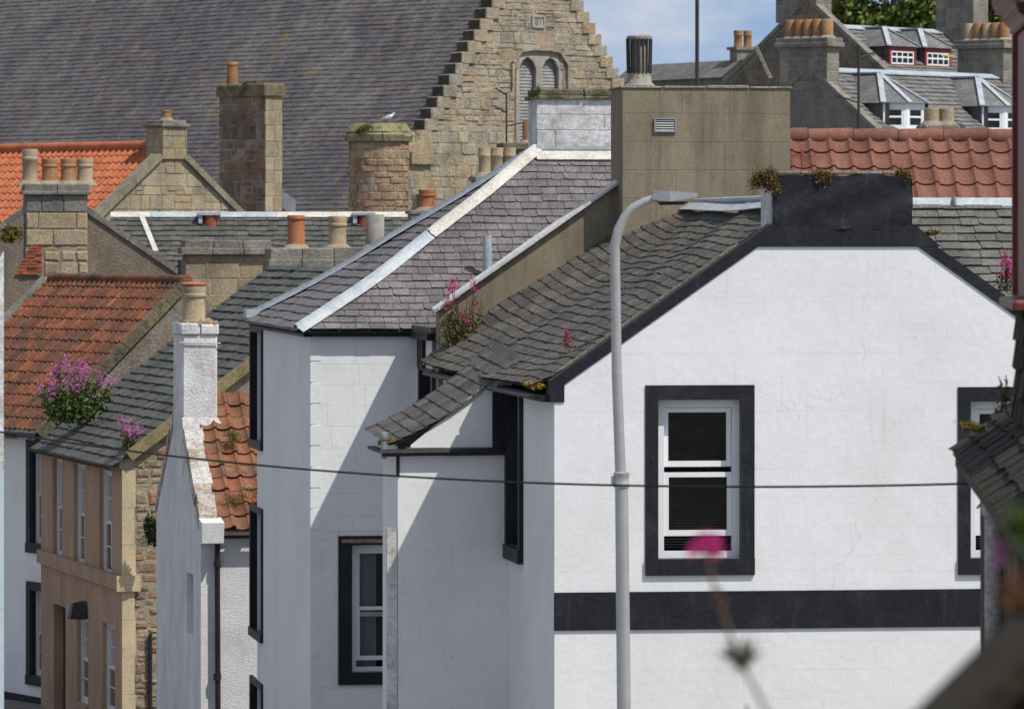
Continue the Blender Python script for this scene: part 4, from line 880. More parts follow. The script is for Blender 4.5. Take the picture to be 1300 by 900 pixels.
lan = MB().add([(-.02, lv, lz), (-.02, lv + .55, lz), (-.34, lv + .10, lz), (-.34, lv + .45, lz), (-.02, lv + .1, lz + .34), (-.02, lv + .45, lz + .34), (-.26, lv + .18, lz + .30), (-.26, lv + .38, lz + .30)],
               [(0, 1, 3, 2), (4, 6, 7, 5), (0, 2, 6, 4), (2, 3, 7, 6), (3, 1, 5, 7), (0, 4, 5, 1)]).build('wall_lantern', 'black_iron', h)
# gable end: cream quoins, then rubble
hg = wallpl((0, 0, 0), (1, 0, 0), (0, -1, 0)); HGW = 2 * hru
wall(H, h, 'gable_wall', 'mortar', hg, [(0, -.6), (HGW, -.6), (HGW, hez), (hru, hrz), (0, hez)])
z = -.5; k = 0
while z < hez - .35:
    MB().box((-.004, -.028, z), (.235 + .02 * (k % 2), .02, z + .70)).build('quoin', 'cream_quoin', h); z += .705; k += 1
stones(H, h, 'stone', 'rubble', hg, [(.25, -.5), (1.6, -.5), (1.6, hez + 1.05), (.25, hez + .12)], (.12, .28), (.18, .48), proud=(-.005, .035), gap=.03, ch=.03, jit=.014, brk=.25)
hs = Pl((-.18, -.06, hez - .18 * math.tan(ha)), (0, 1, 0), (math.cos(ha), 0, math.sin(ha)), (-math.sin(ha), 0, math.cos(ha))); hL = (hru + .18) / math.cos(ha)
hro = sheet(h, 'roof', 'slate_green', hs, [(0, 0), (HD + .06, 0), (HD + .06, hL), (0, hL)])
slates(H, hro, 'slate_green', hs, [(0, -.02), (HD + .04, -.02), (HD + .04, hL), (0, hL)], .235, .34, .018, None, 300, .012, .25)
sheet(h, 'rear_slope', 'slate_green', Pl((HGW + .18, HD, hez - .18 * math.tan(ha)), (0, -1, 0), (-math.cos(ha), 0, math.sin(ha)), (math.sin(ha), 0, math.cos(ha))), [(0, 0), (HD, 0), (HD, hL), (0, hL)])
n = 6
for i in range(n):
    a0, a1 = .35 + i * (hL - .4) / n, .35 + (i + 1) * (hL - .4) / n
    MB().add([hs.P(-.10, a0, -.12), hs.P(-.10, a1 - .01, -.12), hs.P(.14, a1 - .01, -.12), hs.P(.14, a0, -.12), hs.P(-.10, a0, .07), hs.P(-.10, a1 - .01, .07), hs.P(.14, a1 - .01, .07), hs.P(.14, a0, .07)],
             [(0, 1, 2, 3), (4, 7, 6, 5), (0, 4, 5, 1), (1, 5, 6, 2), (2, 6, 7, 3), (3, 7, 4, 0)]).build('skew_stone', 'wood_fascia', h)
MB().tube([(-.22, -.05, hez - .16), (-.22, HD, hez - .16)], .045, 8).build('gutter', 'slate_near', h)
ru = H.u_at(190, 0); MB().tube([(ru, -.06, H.z_at(805)), (ru, -.06, -.4)], .04, 8).build('downpipe', 'black_iron', h)

# ------------------------------------------------------------------ I: orange pantiled white house up the street
I = Fr(62, 109, 30, gz(109))
i_ = I.root('orange_roofed_house', 'white house with mottled orange pantile roof beside the ochre house', 'house')
iez = I.z_at(540, 0, 0); iru = 3.2; irz = I.z_at(356, iru, .5); ia = math.atan2(irz - iez, iru); ID = 6.95
ip = wallpl((0, 0, 0), (0, 1, 0), (-1, 0, 0))
iw = []
for (py0, py1) in ((566, 690), (750, 858)):
    v0 = -.05; v1 = I.v_at(40); iw.append((v0 + .2, v1, I.z_at(py1, 0, .5), I.z_at(py0, 0, .5)))
wall(I, i_, 'facade', 'white_paint', ip, [(0, -.5), (ID, -.5), (ID, iez), (0, iez)], iw, reveal=.15, reveal_mat='black_paint')
for q in iw: sash_window(I, i_, ip, *q, reveal=.10, frame='timber_white', fw=.06, sw=.05, grid=(2, 2), surround=True, sur=(.20, .18, .20), proud=.04)
MB().box((-.03, -.05, -.4), (-.003, ID, I.z_at(880, 0, 1.5))).build('plinth', 'plinth_black', i_)
wall(I, i_, 'gable_wall', 'dark_stone', wallpl((0, 0, 0), (1, 0, 0), (0, -1, 0)), [(0, -.5), (2 * iru, -.5), (2 * iru, iez), (iru, irz), (0, iez)])
isl = Pl((-.22, 0, iez - .22 * math.tan(ia)), (0, 1, 0), (math.cos(ia), 0, math.sin(ia)), (-math.sin(ia), 0, math.cos(ia))); iL = (iru + .22) / math.cos(ia)
irf = sheet(i_, 'roof', 'pantile_orange', isl, [(0, 0), (ID, 0), (ID, iL), (0, iL)])
pantiles(I, irf, 'pantile_orange', isl, [(.12, 0.12), (ID - .2, 0.12), (ID - .2, iL), (.12, iL)], .245, .33, .034, thk=.02, jit=.014)
slates(I, irf, 'slate_wing', isl, [(0, -.16), (ID, -.16), (ID, .16), (0, .16)], .16, .3, .016, None, 300)
sheet(i_, 'rear_slope', 'pantile_orange', Pl((2 * iru + .2, ID, iez - .2 * math.tan(ia)), (0, -1, 0), (-math.cos(ia), 0, math.sin(ia)), (math.sin(ia), 0, math.cos(ia))), [(0, 0), (ID, 0), (ID, iL), (0, iL)])
for k in range(15):
    v0 = k * .463; MB().tube([(iru, v0, irz + .0), (iru, v0 + .455, irz + .0)], [.11, .115], 12).build('ridge_tile', 'pantile_orange', i_, True)
for (s0, s1, m) in ((-.08, .09, 'mossy_cope'), (ID - .24, ID + .1, 'cope_grey')):
    n = 7
    for k in range(n):
        a0, a1 = k * iL / n, (k + 1) * iL / n - .01
        MB().prism(isl, ccw([(s0, a0), (s1, a0), (s1, a1), (s0, a1)]), -.1, .10 + random.uniform(-.01, .01)).build('skew_stone', m, i_)
MB().tube([(-.28, 0, iez - .2), (-.28, ID, iez - .2)], .05, 8).build('gutter', 'black_iron', i_)

# ------------------------------------------------------------------ J/K: brown harled gable with four-pot stone chimney
K = Fr(72, 121, 8, gz(121))
k_ = K.root('brown_gabled_house', 'brown harled gable with stone chimney of four pots at far left', 'house')
kx0, kx1 = K.u_at(33), K.u_at(111); kz1 = K.z_at(247); kap = K.z_at(243); ks = .68; khw = 4.2
kp = wallpl((0, 0, 0), (1, 0, 0), (0, -1, 0))
wall(K, k_, 'gable_wall', 'brown_harl', kp, [(-khw, 0), (khw, 0), (khw, kap - khw * ks), (0, kap), (-khw, kap - khw * ks)])
kc = stack(K, k_, kx0, kx1, -.04, 1.0, K.z_at(350), kz1, stone=None, faces='fl', core='mortar', cope=[(.10, .07), (.05, .17)], cope_mat='cope_grey',
           pots=[(K.u_at(38, .4), .4, .19, .82, 'pot_buff', 'band'), (K.u_at(63, .4), .4, .19, .60, 'pot_orange', 'band'), (K.u_at(87, .4), .4, .19, .60, 'pot_orange', 'band'), (K.u_at(108, .4), .4, .19, .60, 'pot_buff', 'band')])
PK = Pieces(K, kc, 'stone', 'yellow_ashlar'); PG = Pieces(K, kc, 'stone', 'grey_stone')
kw = kx1 - kx0; zr = [K.z_at(p) for p in (312, 291, 270, 247)]; kpp = wallpl((kx0, -.04, 0), (1, 0, 0), (0, -1, 0))
for r, js, P in ((0, (0, .44, 1), PK), (1, (0, .2, .82, 1), PK), (2, (0, .25, .6, 1), PG)):
    for x0, x1 in zip(js, js[1:]): P.add(*piece_geo(kpp, [(x0 * kw + .01, zr[r] + .01), (x1 * kw - .01, zr[r] + .01), (x1 * kw - .01, zr[r + 1] - .01), (x0 * kw + .01, zr[r + 1] - .01)], -.01, .03, .02, .006))
stones(K, kc, 'stone', 'yellow_ashlar', kpp, [(.42, K.z_at(349)), (kw, K.z_at(349)), (kw, zr[0]), (.42, zr[0])], (.2, .32), (.25, .5), proud=(.0, .05), jit=.02, ch=.03, gap=.03, pieces=PK)
stones(K, kc, 'stone', 'grey_stone', wallpl((kx0, 1.0, 0), (0, -1, 0), (-1, 0, 0)), [(0, zr[0] - .4), (1.04, zr[0] - .4), (1.04, kz1), (0, kz1)], (.3, .4), (.4, .7), pieces=PG)
PK.finish(); PG.finish()
stones(K, k_, 'brick', 'brick', wallpl((kx0 - .25, -.03, 0), (1, 0, 0), (0, -1, 0)), [(0, K.z_at(349)), (.62, K.z_at(349)), (.62, zr[0]), (.35, zr[0])], (.07, .08), (.14, .24), proud=(.01, .05), gap=.012, ch=.008, jit=.006)
kn_ = math.atan(ks)
for sgn in (1, -1):
    for k in range(7):
        a0 = .75 + k * .62; a1 = a0 + .61
        if sgn < 0 and a0 < 1.0: continue
        p0, p1 = (sgn * a0 * math.cos(kn_), kap - a0 * math.sin(kn_)), (sgn * a1 * math.cos(kn_), kap - a1 * math.sin(kn_))
        strip((p0[0], .14, p0[1] - .02), (p1[0], .14, p1[1] - .02), (0, 1, 0), .38, .13, (sgn * math.sin(kn_), 0, math.cos(kn_))).build('skew_stone', 'cope_grey', k_)
for sgn in (1, -1):
    pl_ = Pl((sgn * khw, .3, kap - khw * ks), (0, 1, 0), (-sgn * math.cos(kn_), 0, math.sin(kn_)), (sgn * math.sin(kn_), 0, math.cos(kn_)))
    sheet(k_, 'roof_slope', 'slate_green', pl_, [(0, 0), (6, 0), (6, khw / math.cos(kn_)), (0, khw / math.cos(kn_))])
wall(K, k_, 'side_wall', 'brown_harl', wallpl((khw, 0, 0), (0, 1, 0), (1, 0, 0)), [(0, 0), (6, 0), (6, kap - khw * ks), (0, kap - khw * ks)])

# ------------------------------------------------------------------ L/M: bright orange roof and stone gable behind
M = Fr(218, 141, 40, gz(141))
m_ = M.root('stone_gabled_house', 'house with bright orange pantile roof and patchwork stone gable', 'house')
map_ = M.z_at(186); ms = .80; mhw = 3.6; mp_ = wallpl((0, 0, 0), (1, 0, 0), (0, -1, 0)); mD = 9.5; ma = math.atan(ms)
wall(M, m_, 'gable_wall', 'mortar', mp_, [(-mhw, 0), (mhw, 0), (mhw, map_ - mhw * ms), (0, map_), (-mhw, map_ - mhw * ms)])
stones(M, m_, 'stone', 'tan_ashlar', mp_, [(-2.9, map_ - 2.95 * ms), (2.9, map_ - 2.95 * ms), (.1, map_ - .35), (-.1, map_ - .35)], (.2, .42), (.22, .62), proud=(.005, .03), gap=.02, ch=.012, brk=.35, jit=.005)
for sgn in (-1, 1):
    for k in range(7):
        a0 = .45 + k * .55; a1 = a0 + .54
        strip((sgn * a0 * math.cos(ma), .10, map_ - a0 * math.sin(ma) - .04), (sgn * a1 * math.cos(ma), .10, map_ - a1 * math.sin(ma) - .04), (0, 1, 0), .42, .16, (sgn * math.sin(ma), 0, math.cos(ma))).build('skew_stone', 'skew_tan', m_)
mL = (mhw + .2) / math.cos(ma)
msl = Pl((-mhw - .2, .28, map_ - (mhw + .2) * ms), (0, 1, 0), (math.cos(ma), 0, math.sin(ma)), (-math.sin(ma), 0, math.cos(ma)))
mro = sheet(m_, 'roof', 'pantile_bright', msl, [(0, 0), (mD, 0), (mD, mL), (0, mL)])
pantiles(M, mro, 'pantile_bright', msl, [(0, mL - 3.26), (mD, mL - 3.26), (mD, mL - .06), (0, mL - .06)], .27, .32, .04, thk=.02)
sheet(m_, 'rear_slope', 'pantile_bright', Pl((mhw + .2, mD, map_ - (mhw + .2) * ms), (0, -1, 0), (-math.cos(ma), 0, math.sin(ma)), (math.sin(ma), 0, math.cos(ma))), [(0, 0), (mD, 0), (mD, mL), (0, mL)])
for k in range(19):
    MB().tube([(0, .3 + k * .48, map_ + .02), (0, .3 + k * .48 + .475, map_ + .02)], [.15, .155], 12).build('ridge_tile', 'pantile_bright', m_, True)
stack(M, m_, -.32, .42, -.06, .72, map_ - .35, M.z_at(161), core='mortar', stone='tan_ashlar', faces='fl', rows=(.26, .38), wid=(.3, .6), cope=[(.10, .08), (.02, .08)], cope_mat='cope_grey', pots=[(.04, .3, .14, .30, 'pot_orange', 'plain')])
wall(M, m_, 'side_wall', 'mortar', wallpl((-mhw, 0, 0), (0, 1, 0), (-1, 0, 0)), [(0, 0), (mD, 0), (mD, map_ - mhw * ms), (0, map_ - mhw * ms)])

# ------------------------------------------------------------------ N: long low slate roof with two red vents
Nn = Fr(150, 128, 2, gz(128))
n_ = Nn.root('slate_row', 'long low slate roof with pale lead ridge and two red vents', 'house')
nz1 = Nn.z_at(272, 3, 3.); na = R(36); nW = Nn.u_at(600, 3); nL = 3. / math.cos(na); nz0 = nz1 - 3 * math.tan(na)
npl = Pl((-.3, 0, nz0), (1, 0, 0), (0, math.cos(na), math.sin(na)), (0, -math.sin(na), math.cos(na)))
nro = sheet(n_, 'roof', 'slate_green', npl, [(0, 0), (nW, 0), (nW, nL), (0, nL)])
slates(Nn, nro, 'slate_green', npl, [(0, nL - 2.2), (nW, nL - 2.2), (nW, nL - .05), (0, nL - .05)], .21, .28, .018, None, 300, .01, .25)
sheet(n_, 'rear_slope', 'slate_green', Pl((nW, 6, nz0), (-1, 0, 0), (0, -math.cos(na), math.sin(na)), (0, math.sin(na), math.cos(na))), [(0, 0), (nW, 0), (nW, nL), (0, nL)])
wall(Nn, n_, 'front_wall', 'brown_harl', wallpl((-.2, .2, 0), (1, 0, 0), (0, -1, 0)), [(0, 0), (nW - .1, 0), (nW - .1, nz0 + .1), (0, nz0 + .1)])
L0 = -.3
for k, L in enumerate((1.0, 1.6, 1.5, 2.2, 2.4)):
    MB().add([(L0, 2.82, nz1 - .07), (L0 + L - .01, 2.82, nz1 - .07), (L0 + L - .01, 3, nz1 + .06), (L0, 3, nz1 + .06), (L0 + L - .01, 3.2, nz1 - .1), (L0, 3.2, nz1 - .1)], [(0, 1, 2, 3), (3, 2, 4, 5)]).build('ridge_lead', 'lead' if k in (1, 2) else 'lead_cream', n_); L0 += L
strip(npl.P(.75, nL - .1, .03), npl.P(1.15, nL - 1.6, .03), (1, .2, 0), .13, .03).build('lead_strip', 'lead_cream', n_)
for px in (268, 464):
    vu = Nn.u_at(px, 2.75); vz = nz1 - .25
    vt = MB().lathe((vu, 2.72, vz - .28), [(.34, 0), (.24, .12), (.20, .2), (.20, .48), (.17, .5)], 4 * 5).build('roof_vent', 'red_brown_metal', n_, True)
    MB().box((vu - .33, 2.5, vz + .22), (vu + .24, 2.98, vz + .29)).box((vu - .31, 2.54, vz + .02), (vu - .21, 2.9, vz + .219)).build('vent_hood', 'lead', vt)

# ------------------------------------------------------------------ O, P: broad stone chimneys in the middle left
O = Fr(236, 117, 8, gz(117))
o_ = O.root('chimney_stack', 'broad tan stone chimney with double cope and no pots', 'chimney')
ow_ = O.u_at(342)
stack(O, o_, 0, ow_, 0, .8, 0, O.z_at(323), core='mortar', name='shaft', stone='tan_ashlar', faces='f', rows=(.26, .36), wid=(.4, .8), cope=[(.12, .14), (.04, .17)], cope_mat='cope_grey', gap=.008, proud=(.004, .012))
MB().box((-.02, -.03, 0), (-.002, .82, O.z_at(324))).build('shade_plate', 'dark_stone', o_)  # dark panel paints the shade of the shaft's left face
MB().tube([(-.12, -.16, O.z_at(330)), (-.12, -.16, 1)], .07, 8).build('downpipe', 'cowl_dark', o_)
Pp = Fr(346, 113, 10, gz(113))
p_ = Pp.root('chimney_stack', 'wide stone chimney carrying terracotta, buff and grey pots', 'chimney')
pw_ = Pp.u_at(500)
stack(Pp, p_, 0, pw_, 0, .8, 0, Pp.z_at(347), core='mortar', name='shaft', stone='yellow_ashlar', faces='f', rows=(.3, .4), wid=(.5, .9), cope=[(.10, .30), (.06, .24)], cope_mat='cope_grey', gap=.01,
      pots=[(Pp.u_at(376, .4), .4, .20, .72, 'pot_terracotta', 'plain'), (Pp.u_at(428.5, .4), .4, .205, .70, 'pot_buff', 'band'), (Pp.u_at(476, .4), .4, .205, .74, 'pot_grey', 'short')])
MB().box((-.03, -.045, 0), (.09, .82, Pp.z_at(349))).build('shade_corner', 'dark_stone', p_)  # shaded left side put into colour as a dark strip round the corner
# pots that stand on a hidden stack behind the hip
X1 = Fr(543, 120, 10, gz(120)); x1_ = X1.root('chimney_stack', 'narrow stack with red brown pot beside the lead hip', 'chimney')
stack(X1, x1_, -.4, .35, -.2, .4, 0, X1.z_at(272), core='mortar', name='shaft', stone='grey_stone', faces='f', cope=[(.05, .08)], pots=[(0.0, .1, .20, .50, 'pot_terracotta', 'band'), (-.19, .32, .12, .40, 'pot_buff', 'short')])
X2 = Fr(634, 108, 10, gz(108)); x2_ = X2.root('chimney_stack', 'low stack with three mossy buff pots below the church wall', 'chimney')
stack(X2, x2_, -.5, .5, -.2, .5, 0, X2.z_at(230), core='mortar', name='shaft', stone='grey_stone', faces='f', cope=[(.05, .1)], pots=[(X2.u_at(p), .1, .135, .60, 'pot_buff', 'band') for p in (616, 632, 648)])
X3 = Fr(662, 118, 10, gz(118)); x3_ = X3.root('chimney_stack', 'brown coped stack with single orange pot and aerial beside it', 'chimney')
stack(X3, x3_, X3.u_at(640), .8, -.2, .5, 0, X3.z_at(190), core='dark_stone', name='shaft', cope=[(.08, .14)], cope_mat='mossy_cope', pots=[(X3.u_at(671, .1), .1, .14, .52, 'pot_orange', 'short')])

# ------------------------------------------------------------------ Q: tall dark chimney against the church roof
Q = Fr(337, 152, 40, gz(152))
q_ = Q.root('chimney_stack', 'tall dark patched stone chimney with one pot against church roof', 'chimney')
qd = Q.v_at(278.5); qw = Q.u_at(358)
qs = stack(Q, q_, 0, qw, 0, qd, 0, Q.z_at(122), core='mortar', name='shaft', stone='dark_stone', faces='l', rows=(.28, .5), wid=(.3, .75), cope=[(.05, .03), (.09, .34)], cope_mat='mossy_cope', proud=(.004, .016), brk=0 if False else 0) if False else None
c = MB().box((0, 0, 0), (qw, qd, Q.z_at(122))).build('shaft', 'mortar', q_)
stones(Q, c, 'stone', 'dark_stone', wallpl((0, qd, 0), (0, -1, 0), (-1, 0, 0)), [(0, 6), (qd, 6), (qd, Q.z_at(122)), (0, Q.z_at(122))], (.24, .46), (.25, .7), proud=(.0, .03), ch=.02, brk=.35, jit=.02, gap=.03)
stones(Q, c, 'stone', 'tan_ashlar', wallpl((0, 0, 0), (1, 0, 0), (0, -1, 0)), [(0, 6), (qw, 6), (qw, Q.z_at(122)), (0, Q.z_at(122))], (.34, .5), (.25, .6), proud=(.004, .018), ch=.012, jit=.006)
for (x0, x1, y0, y1) in ((-.08, qw + .08, -.08, qd * .5), (-.08, qw + .08, qd * .5 + .01, qd + .08)):
    MB().bevbox((x0, y0, Q.z_at(122) + .003), (x1, y1, Q.z_at(122) + .36), .04).build('cope', 'mossy_cope', c)
pot(c, .25, Q.v_at(295, .25), Q.z_at(122) + .34, .18, .68, 'pot_orange', 'plain')
strip((qw + .05, .3, Q.z_at(262)), (qw + .3, -.1, Q.z_at(276)), (0, 1, 0), .3, .5).build('flashing', 'lead', c)

# ------------------------------------------------------------------ S: church with crow-stepped gable
S = Fr(522, 198, 40, gz(200))
s_ = S.root('church', 'large church with crow stepped sandstone gable and huge dark slate roof', 'church')
sap = S.z_at(-95, 6.18); shw = 6.18; ss = 1.43; sez = sap - (shw + 2) * ss; sp_ = wallpl((0, 0, 0), (1, 0, 0), (0, -1, 0))
uL = -2.0; uR = 2 * shw + 2.0
lw_c = S.u_at(684.5); lz0, lz1 = S.z_at(190, lw_c), S.z_at(70, lw_c)
lu0, lu1 = S.u_at(653), S.u_at(716)
wall(S, s_, 'gable_wall', 'church_mortar', sp_, [(uL, -3), (uR, -3), (uR, sez), (shw, sap - .1), (uL, sez)], [(lu0 + .1, lu1 - .1, lz0, lz1)], reveal=.3)
PS = Pieces(S, s_, 'stone', 'church_stone')
nst = 30; sh = .425; sw_ = sh / ss
pl0 = S.z_at(36, S.u_at(682)); pl1 = S.z_at(20, S.u_at(682)); pq = (S.u_at(674.5), S.u_at(691), pl0, pl1)
zrow = S.z_at(268, 0); tot = 0
zst = S.z_at(180, .7)      # foot of the crow steps
while zrow < S.z_at(-25, shw):
    hrow = sh / 2 if random.random() < .55 else sh / 2
    l = (zrow - (sap - shw * ss)) / ss; kf = math.floor((zrow + .02 - zst) / sh)
    left = max(uL + 0.0, (zst + kf * sh - (sap - shw * ss)) / ss - .02); right = 2 * shw - left
    x = left if zrow >= zst else uL
    if zrow < zst: right = uR
    sub = [(zrow, zrow + sh)] if random.random() < .45 else [(zrow, zrow + sh * random.choice((.5, .6, .42)))]
    if len(sub) == 1 and sub[0][1] < zrow + sh - .01: sub.append((sub[0][1], zrow + sh))
    for (z0, z1) in sub:
        x = (left if zrow >= zst else uL) + (.62 if zrow >= zst else 0); xr = right - (.62 if zrow >= zst else 0); xe = min(xr, S.u_at(800))
        while x < xe - .1:
            ww = random.uniform(.3, .95); ww = ww if xe - x - ww > .25 else xe - x
            for (x0, x1, y0, y1) in rect_minus((x, x + ww, z0, z1), [(lu0 - .02, lu1 + .02, lz0 - .2, lz1 - .55), (lu0 + .22, lu1 - .22, lz1 - .6, lz1 + .12), (pq[0] - .06, pq[1] + .06, pq[2] - .06, pq[3] + .06)]):
                if x1 - x0 > .06 and y1 - y0 > .05:
                    jj = .018; q = [(a + random.uniform(-jj, jj), c + random.uniform(-jj, jj)) for a, c in ((x0 + .008, y0 + .007), (x1 - .008, y0 + .007), (x1 - .008, y1 - .007), (x0 + .008, y1 - .007))]
                    PS.add(*piece_geo(sp_, q, -.02, random.uniform(.005, .05), .03, .016))
            x += ww
    zrow += sh
PS.finish()
# crow steps
k = 0
while True:
    z0 = zst + k * sh; l = (z0 - (sap - shw * ss)) / ss
    if z0 > S.z_at(-30, shw): break
    for sgn in (0, 1):
        a0, a1 = (l - .04, l + .62) if not sgn else (2 * shw - l - .62, 2 * shw - l + .04)
        if sgn and a1 > S.u_at(800): continue
        MB().bevbox((a0 + .0, -.07 - random.uniform(0, .03), z0 + .004), (a1, .62, z0 + sh - .006), .03).build('crow_step', 'church_stone', s_)
        if not sgn: MB().box((a0 - .006, -.03, z0 + .03), (a0 + .004, .58, z0 + sh - .04)).build('shade_plate', 'grimy_shade', s_)  # thin dark plate: grime plus painted shade on the step's left face
    k += 1
# twin-light louvred window
pm = MB()
arch = lambda c, hw, zs, r: [(c - hw, zs), (c - hw * .62, zs + r * .62), (c, zs + r), (c + hw * .62, zs + r * .62), (c + hw, zs)]
lc = (lu0 + lu1) / 2; hwid = (lu1 - lu0) / 2; lt = lz1
c1, c2 = lc - hwid * .46, lc + hwid * .46; lhw = hwid * .335; ls = lt - .50
# tracery plate in strips around the two openings
def plate(a0, a1, b0, b1, d0=-.16, d1=.0): pm.plbox(sp_, a0, a1, b0, b1, d0, d1)
plate(lu0, c1 - lhw, lz0, ls); plate(c1 + lhw, c2 - lhw, lz0, ls); plate(c2 + lhw, lu1, lz0, ls)
for c in (c1, c2):
    for sgn in (-1, 1):
        q = [(c, ls + .42), (c + sgn * lhw * .6, ls + .28), (c + sgn * lhw, ls)]
        ex = (lu0 if sgn < 0 else lc) if c == c1 else (lc if sgn < 0 else lu1)
        poly = [(c, ls + .42), q[1], q[2], (ex, ls), (ex, ls + .12) if (c == c1) == (sgn < 0) else (ex, ls + .5), (ex + (-sgn * .28 if (c == c1) == (sgn < 0) else 0), ls + .5), (c, ls + .5)]
        pm.prism(sp_, ccw(poly), -.16, .0)
lw = pm.build('louvred_window', 'pale_stone', s_)
hm = MB(); hp_ = [(lu0 - .09, ls - .75), (lu0 - .09, ls + .15), (lu0 + .28, lt + .08), (lc - .4, lt + .16), (lc + .4, lt + .16), (lu1 - .28, lt + .08), (lu1 + .09, ls + .15), (lu1 + .09, ls - .75)]
for p, q in zip(hp_, hp_[1:]):
    strip(sp_.P(*p, .02), sp_.P(*q, .02), (0, -1, 0), .24, .11, (-(q[1] - p[1]) or 0, 0, (q[0] - p[0]))).build('hood_mould', 'church_stone', lw)
for c in (c1, c2):
    z = lz0 + .02
    while z < ls + .38:
        w_ = lhw + .05
        MB().add([sp_.P(c - w_, z, -.20), sp_.P(c + w_, z, -.20), sp_.P(c + w_, z + .15, -.245), sp_.P(c - w_, z + .15, -.245), sp_.P(c - w_, z - .02, -.20), sp_.P(c + w_, z - .02, -.20)], [(0, 1, 2, 3), (4, 5, 1, 0)]).build('louvre_slat', 'louvre_wood', lw); z += .125
pq_o = ring(MB(), sp_, pq[0], pq[1], pq[2], pq[3], .07, -.02, .07).plbox(sp_, pq[0] + .07, pq[1] - .07, pq[2] + .07, pq[3] - .07, -.02, .03).build('date_plaque', 'pale_stone', s_)
x = pq[0] + .11
for d in ('1', '8', '7'):
    segs = {'1': 'bc', '8': 'abcdefg', '7': 'abc'}[d]; wx = (pq[1] - pq[0] - .28) / 3; hz = pq[3] - pq[2] - .24; zb = pq[2] + .12; mb = MB(); t = .022
    S7 = {'a': (0, wx * .7, hz - t, hz), 'd': (0, wx * .7, 0, t), 'g': (0, wx * .7, hz / 2 - t / 2, hz / 2 + t / 2), 'b': (wx * .7 - t, wx * .7, hz / 2, hz), 'c': (wx * .7 - t, wx * .7, 0, hz / 2), 'e': (0, t, 0, hz / 2), 'f': (0, t, hz / 2, hz)}
    for sg in segs: r = S7[sg]; mb.plbox(sp_, x + r[0], x + r[1], zb + r[2], zb + r[3], .0305, .045)
    mb.build('numeral', 'grey_stone', pq_o, kind='stuff'); x += wx
# roof
sa = math.atan(ss); sD = 36.; ridge = sap - .45
e0 = V((uL - .2, .5, sap - .30 - (shw - uL + .2) * ss)); sL = (shw - uL + .2) / math.cos(sa)
ssl = Pl(e0, (0, 1, 0), (math.cos(sa), 0, math.sin(sa)), (-math.sin(sa), 0, math.cos(sa)))
dS = lambda s, t: .03 * math.sin(s * .31 + t * .4) + .02 * math.sin(s * .9 - t * .7)
sro = sheet(s_, 'roof', 'slate_church', ssl, [(0, 0), (sD, 0), (sD, sL), (0, sL)], dS, -.03, 1.5)
slates(S, sro, 'slate_church', ssl, [(0, 0), (sD, 0), (sD, sL - 1.5), (0, sL - 1.5)], .215, .34, .013, dS, 0, .006, .2, light=True)
sheet(s_, 'rear_slope', 'slate_church', Pl((uR + .2, sD, e0.z), (0, -1, 0), (-math.cos(sa), 0, math.sin(sa)), (math.sin(sa), 0, math.cos(sa))), [(0, 0), (sD, 0), (sD, sL), (0, sL)])
wall(S, s_, 'side_wall', 'church_stone', wallpl((uL, 0, 0), (0, 1, 0), (-1, 0, 0)), [(0, -3), (sD, -3), (sD, sez), (0, sez)])
mb = MB()
for k in range(40):
    p = ssl.P(.7 + k * .9, 1.05, .05); mb.tube([p, p + V((-.12, -.02, .12))], .022, 5)
mb.build('snow_hooks', 'upvc', sro, kind='stuff')
# small gablet beside the stack
gu = S.u_at(536); gz_ = S.z_at(168, gu)
MB().prism(wallpl((0, -.12, 0), (1, 0, 0), (0, -1, 0)), ccw([(gu - .62, gz_ - 1.2), (gu + .42, gz_ - 1.2), (gu + .42, gz_ - .5), (gu + .22, gz_), (gu - .05, gz_ - .08), (gu - .62, gz_ - .75)]), -.3, .06).build('gablet', 'church_stone', s_)

# ------------------------------------------------------------------ R: crumbling stack with the gull
Rr = Fr(481, 188, 38, gz(190))
r_ = Rr.root('chimney_stack', 'crumbling red sandstone chimney with mossy cope where the gull sits', 'chimney')
def octo(z0, z1, k, mb): pass
rw = 1.0; cz_ = .56; zt = Rr.z_at(180); zb_ = Rr.z_at(275)
NR = 14; oc = [(rw * 1.06 * math.cos(2 * math.pi * (k + .5) / NR), rw * 1.06 * math.sin(2 * math.pi * (k + .5) / NR)) for k in range(NR)]
mb = MB(); mb.add([(x, y, 0) for x, y in oc] + [(x, y, zt) for x, y in oc], [tuple(range(NR - 1, -1, -1)), tuple(range(NR, 2 * NR))] + [(i, (i + 1) % NR, NR + (i + 1) % NR, NR + i) for i in range(NR)])
rc = mb.build('shaft', 'mortar', r_)
PR = Pieces(Rr, rc, 'stone', 'red_rubble')
zz_ = zb_
while zz_ < zt - .05:      # courses of curved-faced rubble round the drum
    hh = min(random.uniform(.2, .36), zt - zz_); th = random.uniform(0, .4)
    while th < 2 * math.pi:
        dt = random.uniform(.32, .62); r1 = rw * 1.05 + random.uniform(.0, .05); n = 4; vs = []
        for z0_, rr in ((zz_ + .008, r1 - .03), (zz_ + .035, r1), (zz_ + hh - .035, r1 + random.uniform(-.015, .015)), (zz_ + hh - .008, r1 - .03)):
            for k in range(n + 1):
                t_ = th + .012 + (dt - .024) * k / n; e = .02 if k in (0, n) else 0.; vs.append(((rr - e) * math.cos(t_), (rr - e) * math.sin(t_), z0_))
        PR.add(vs, [(a_ * (n + 1) + k, a_ * (n + 1) + k + 1, (a_ + 1) * (n + 1) + k + 1, (a_ + 1) * (n + 1) + k) for a_ in range(3) for k in range(n)]); th += dt
    zz_ += hh
PR.finish()
z = zt
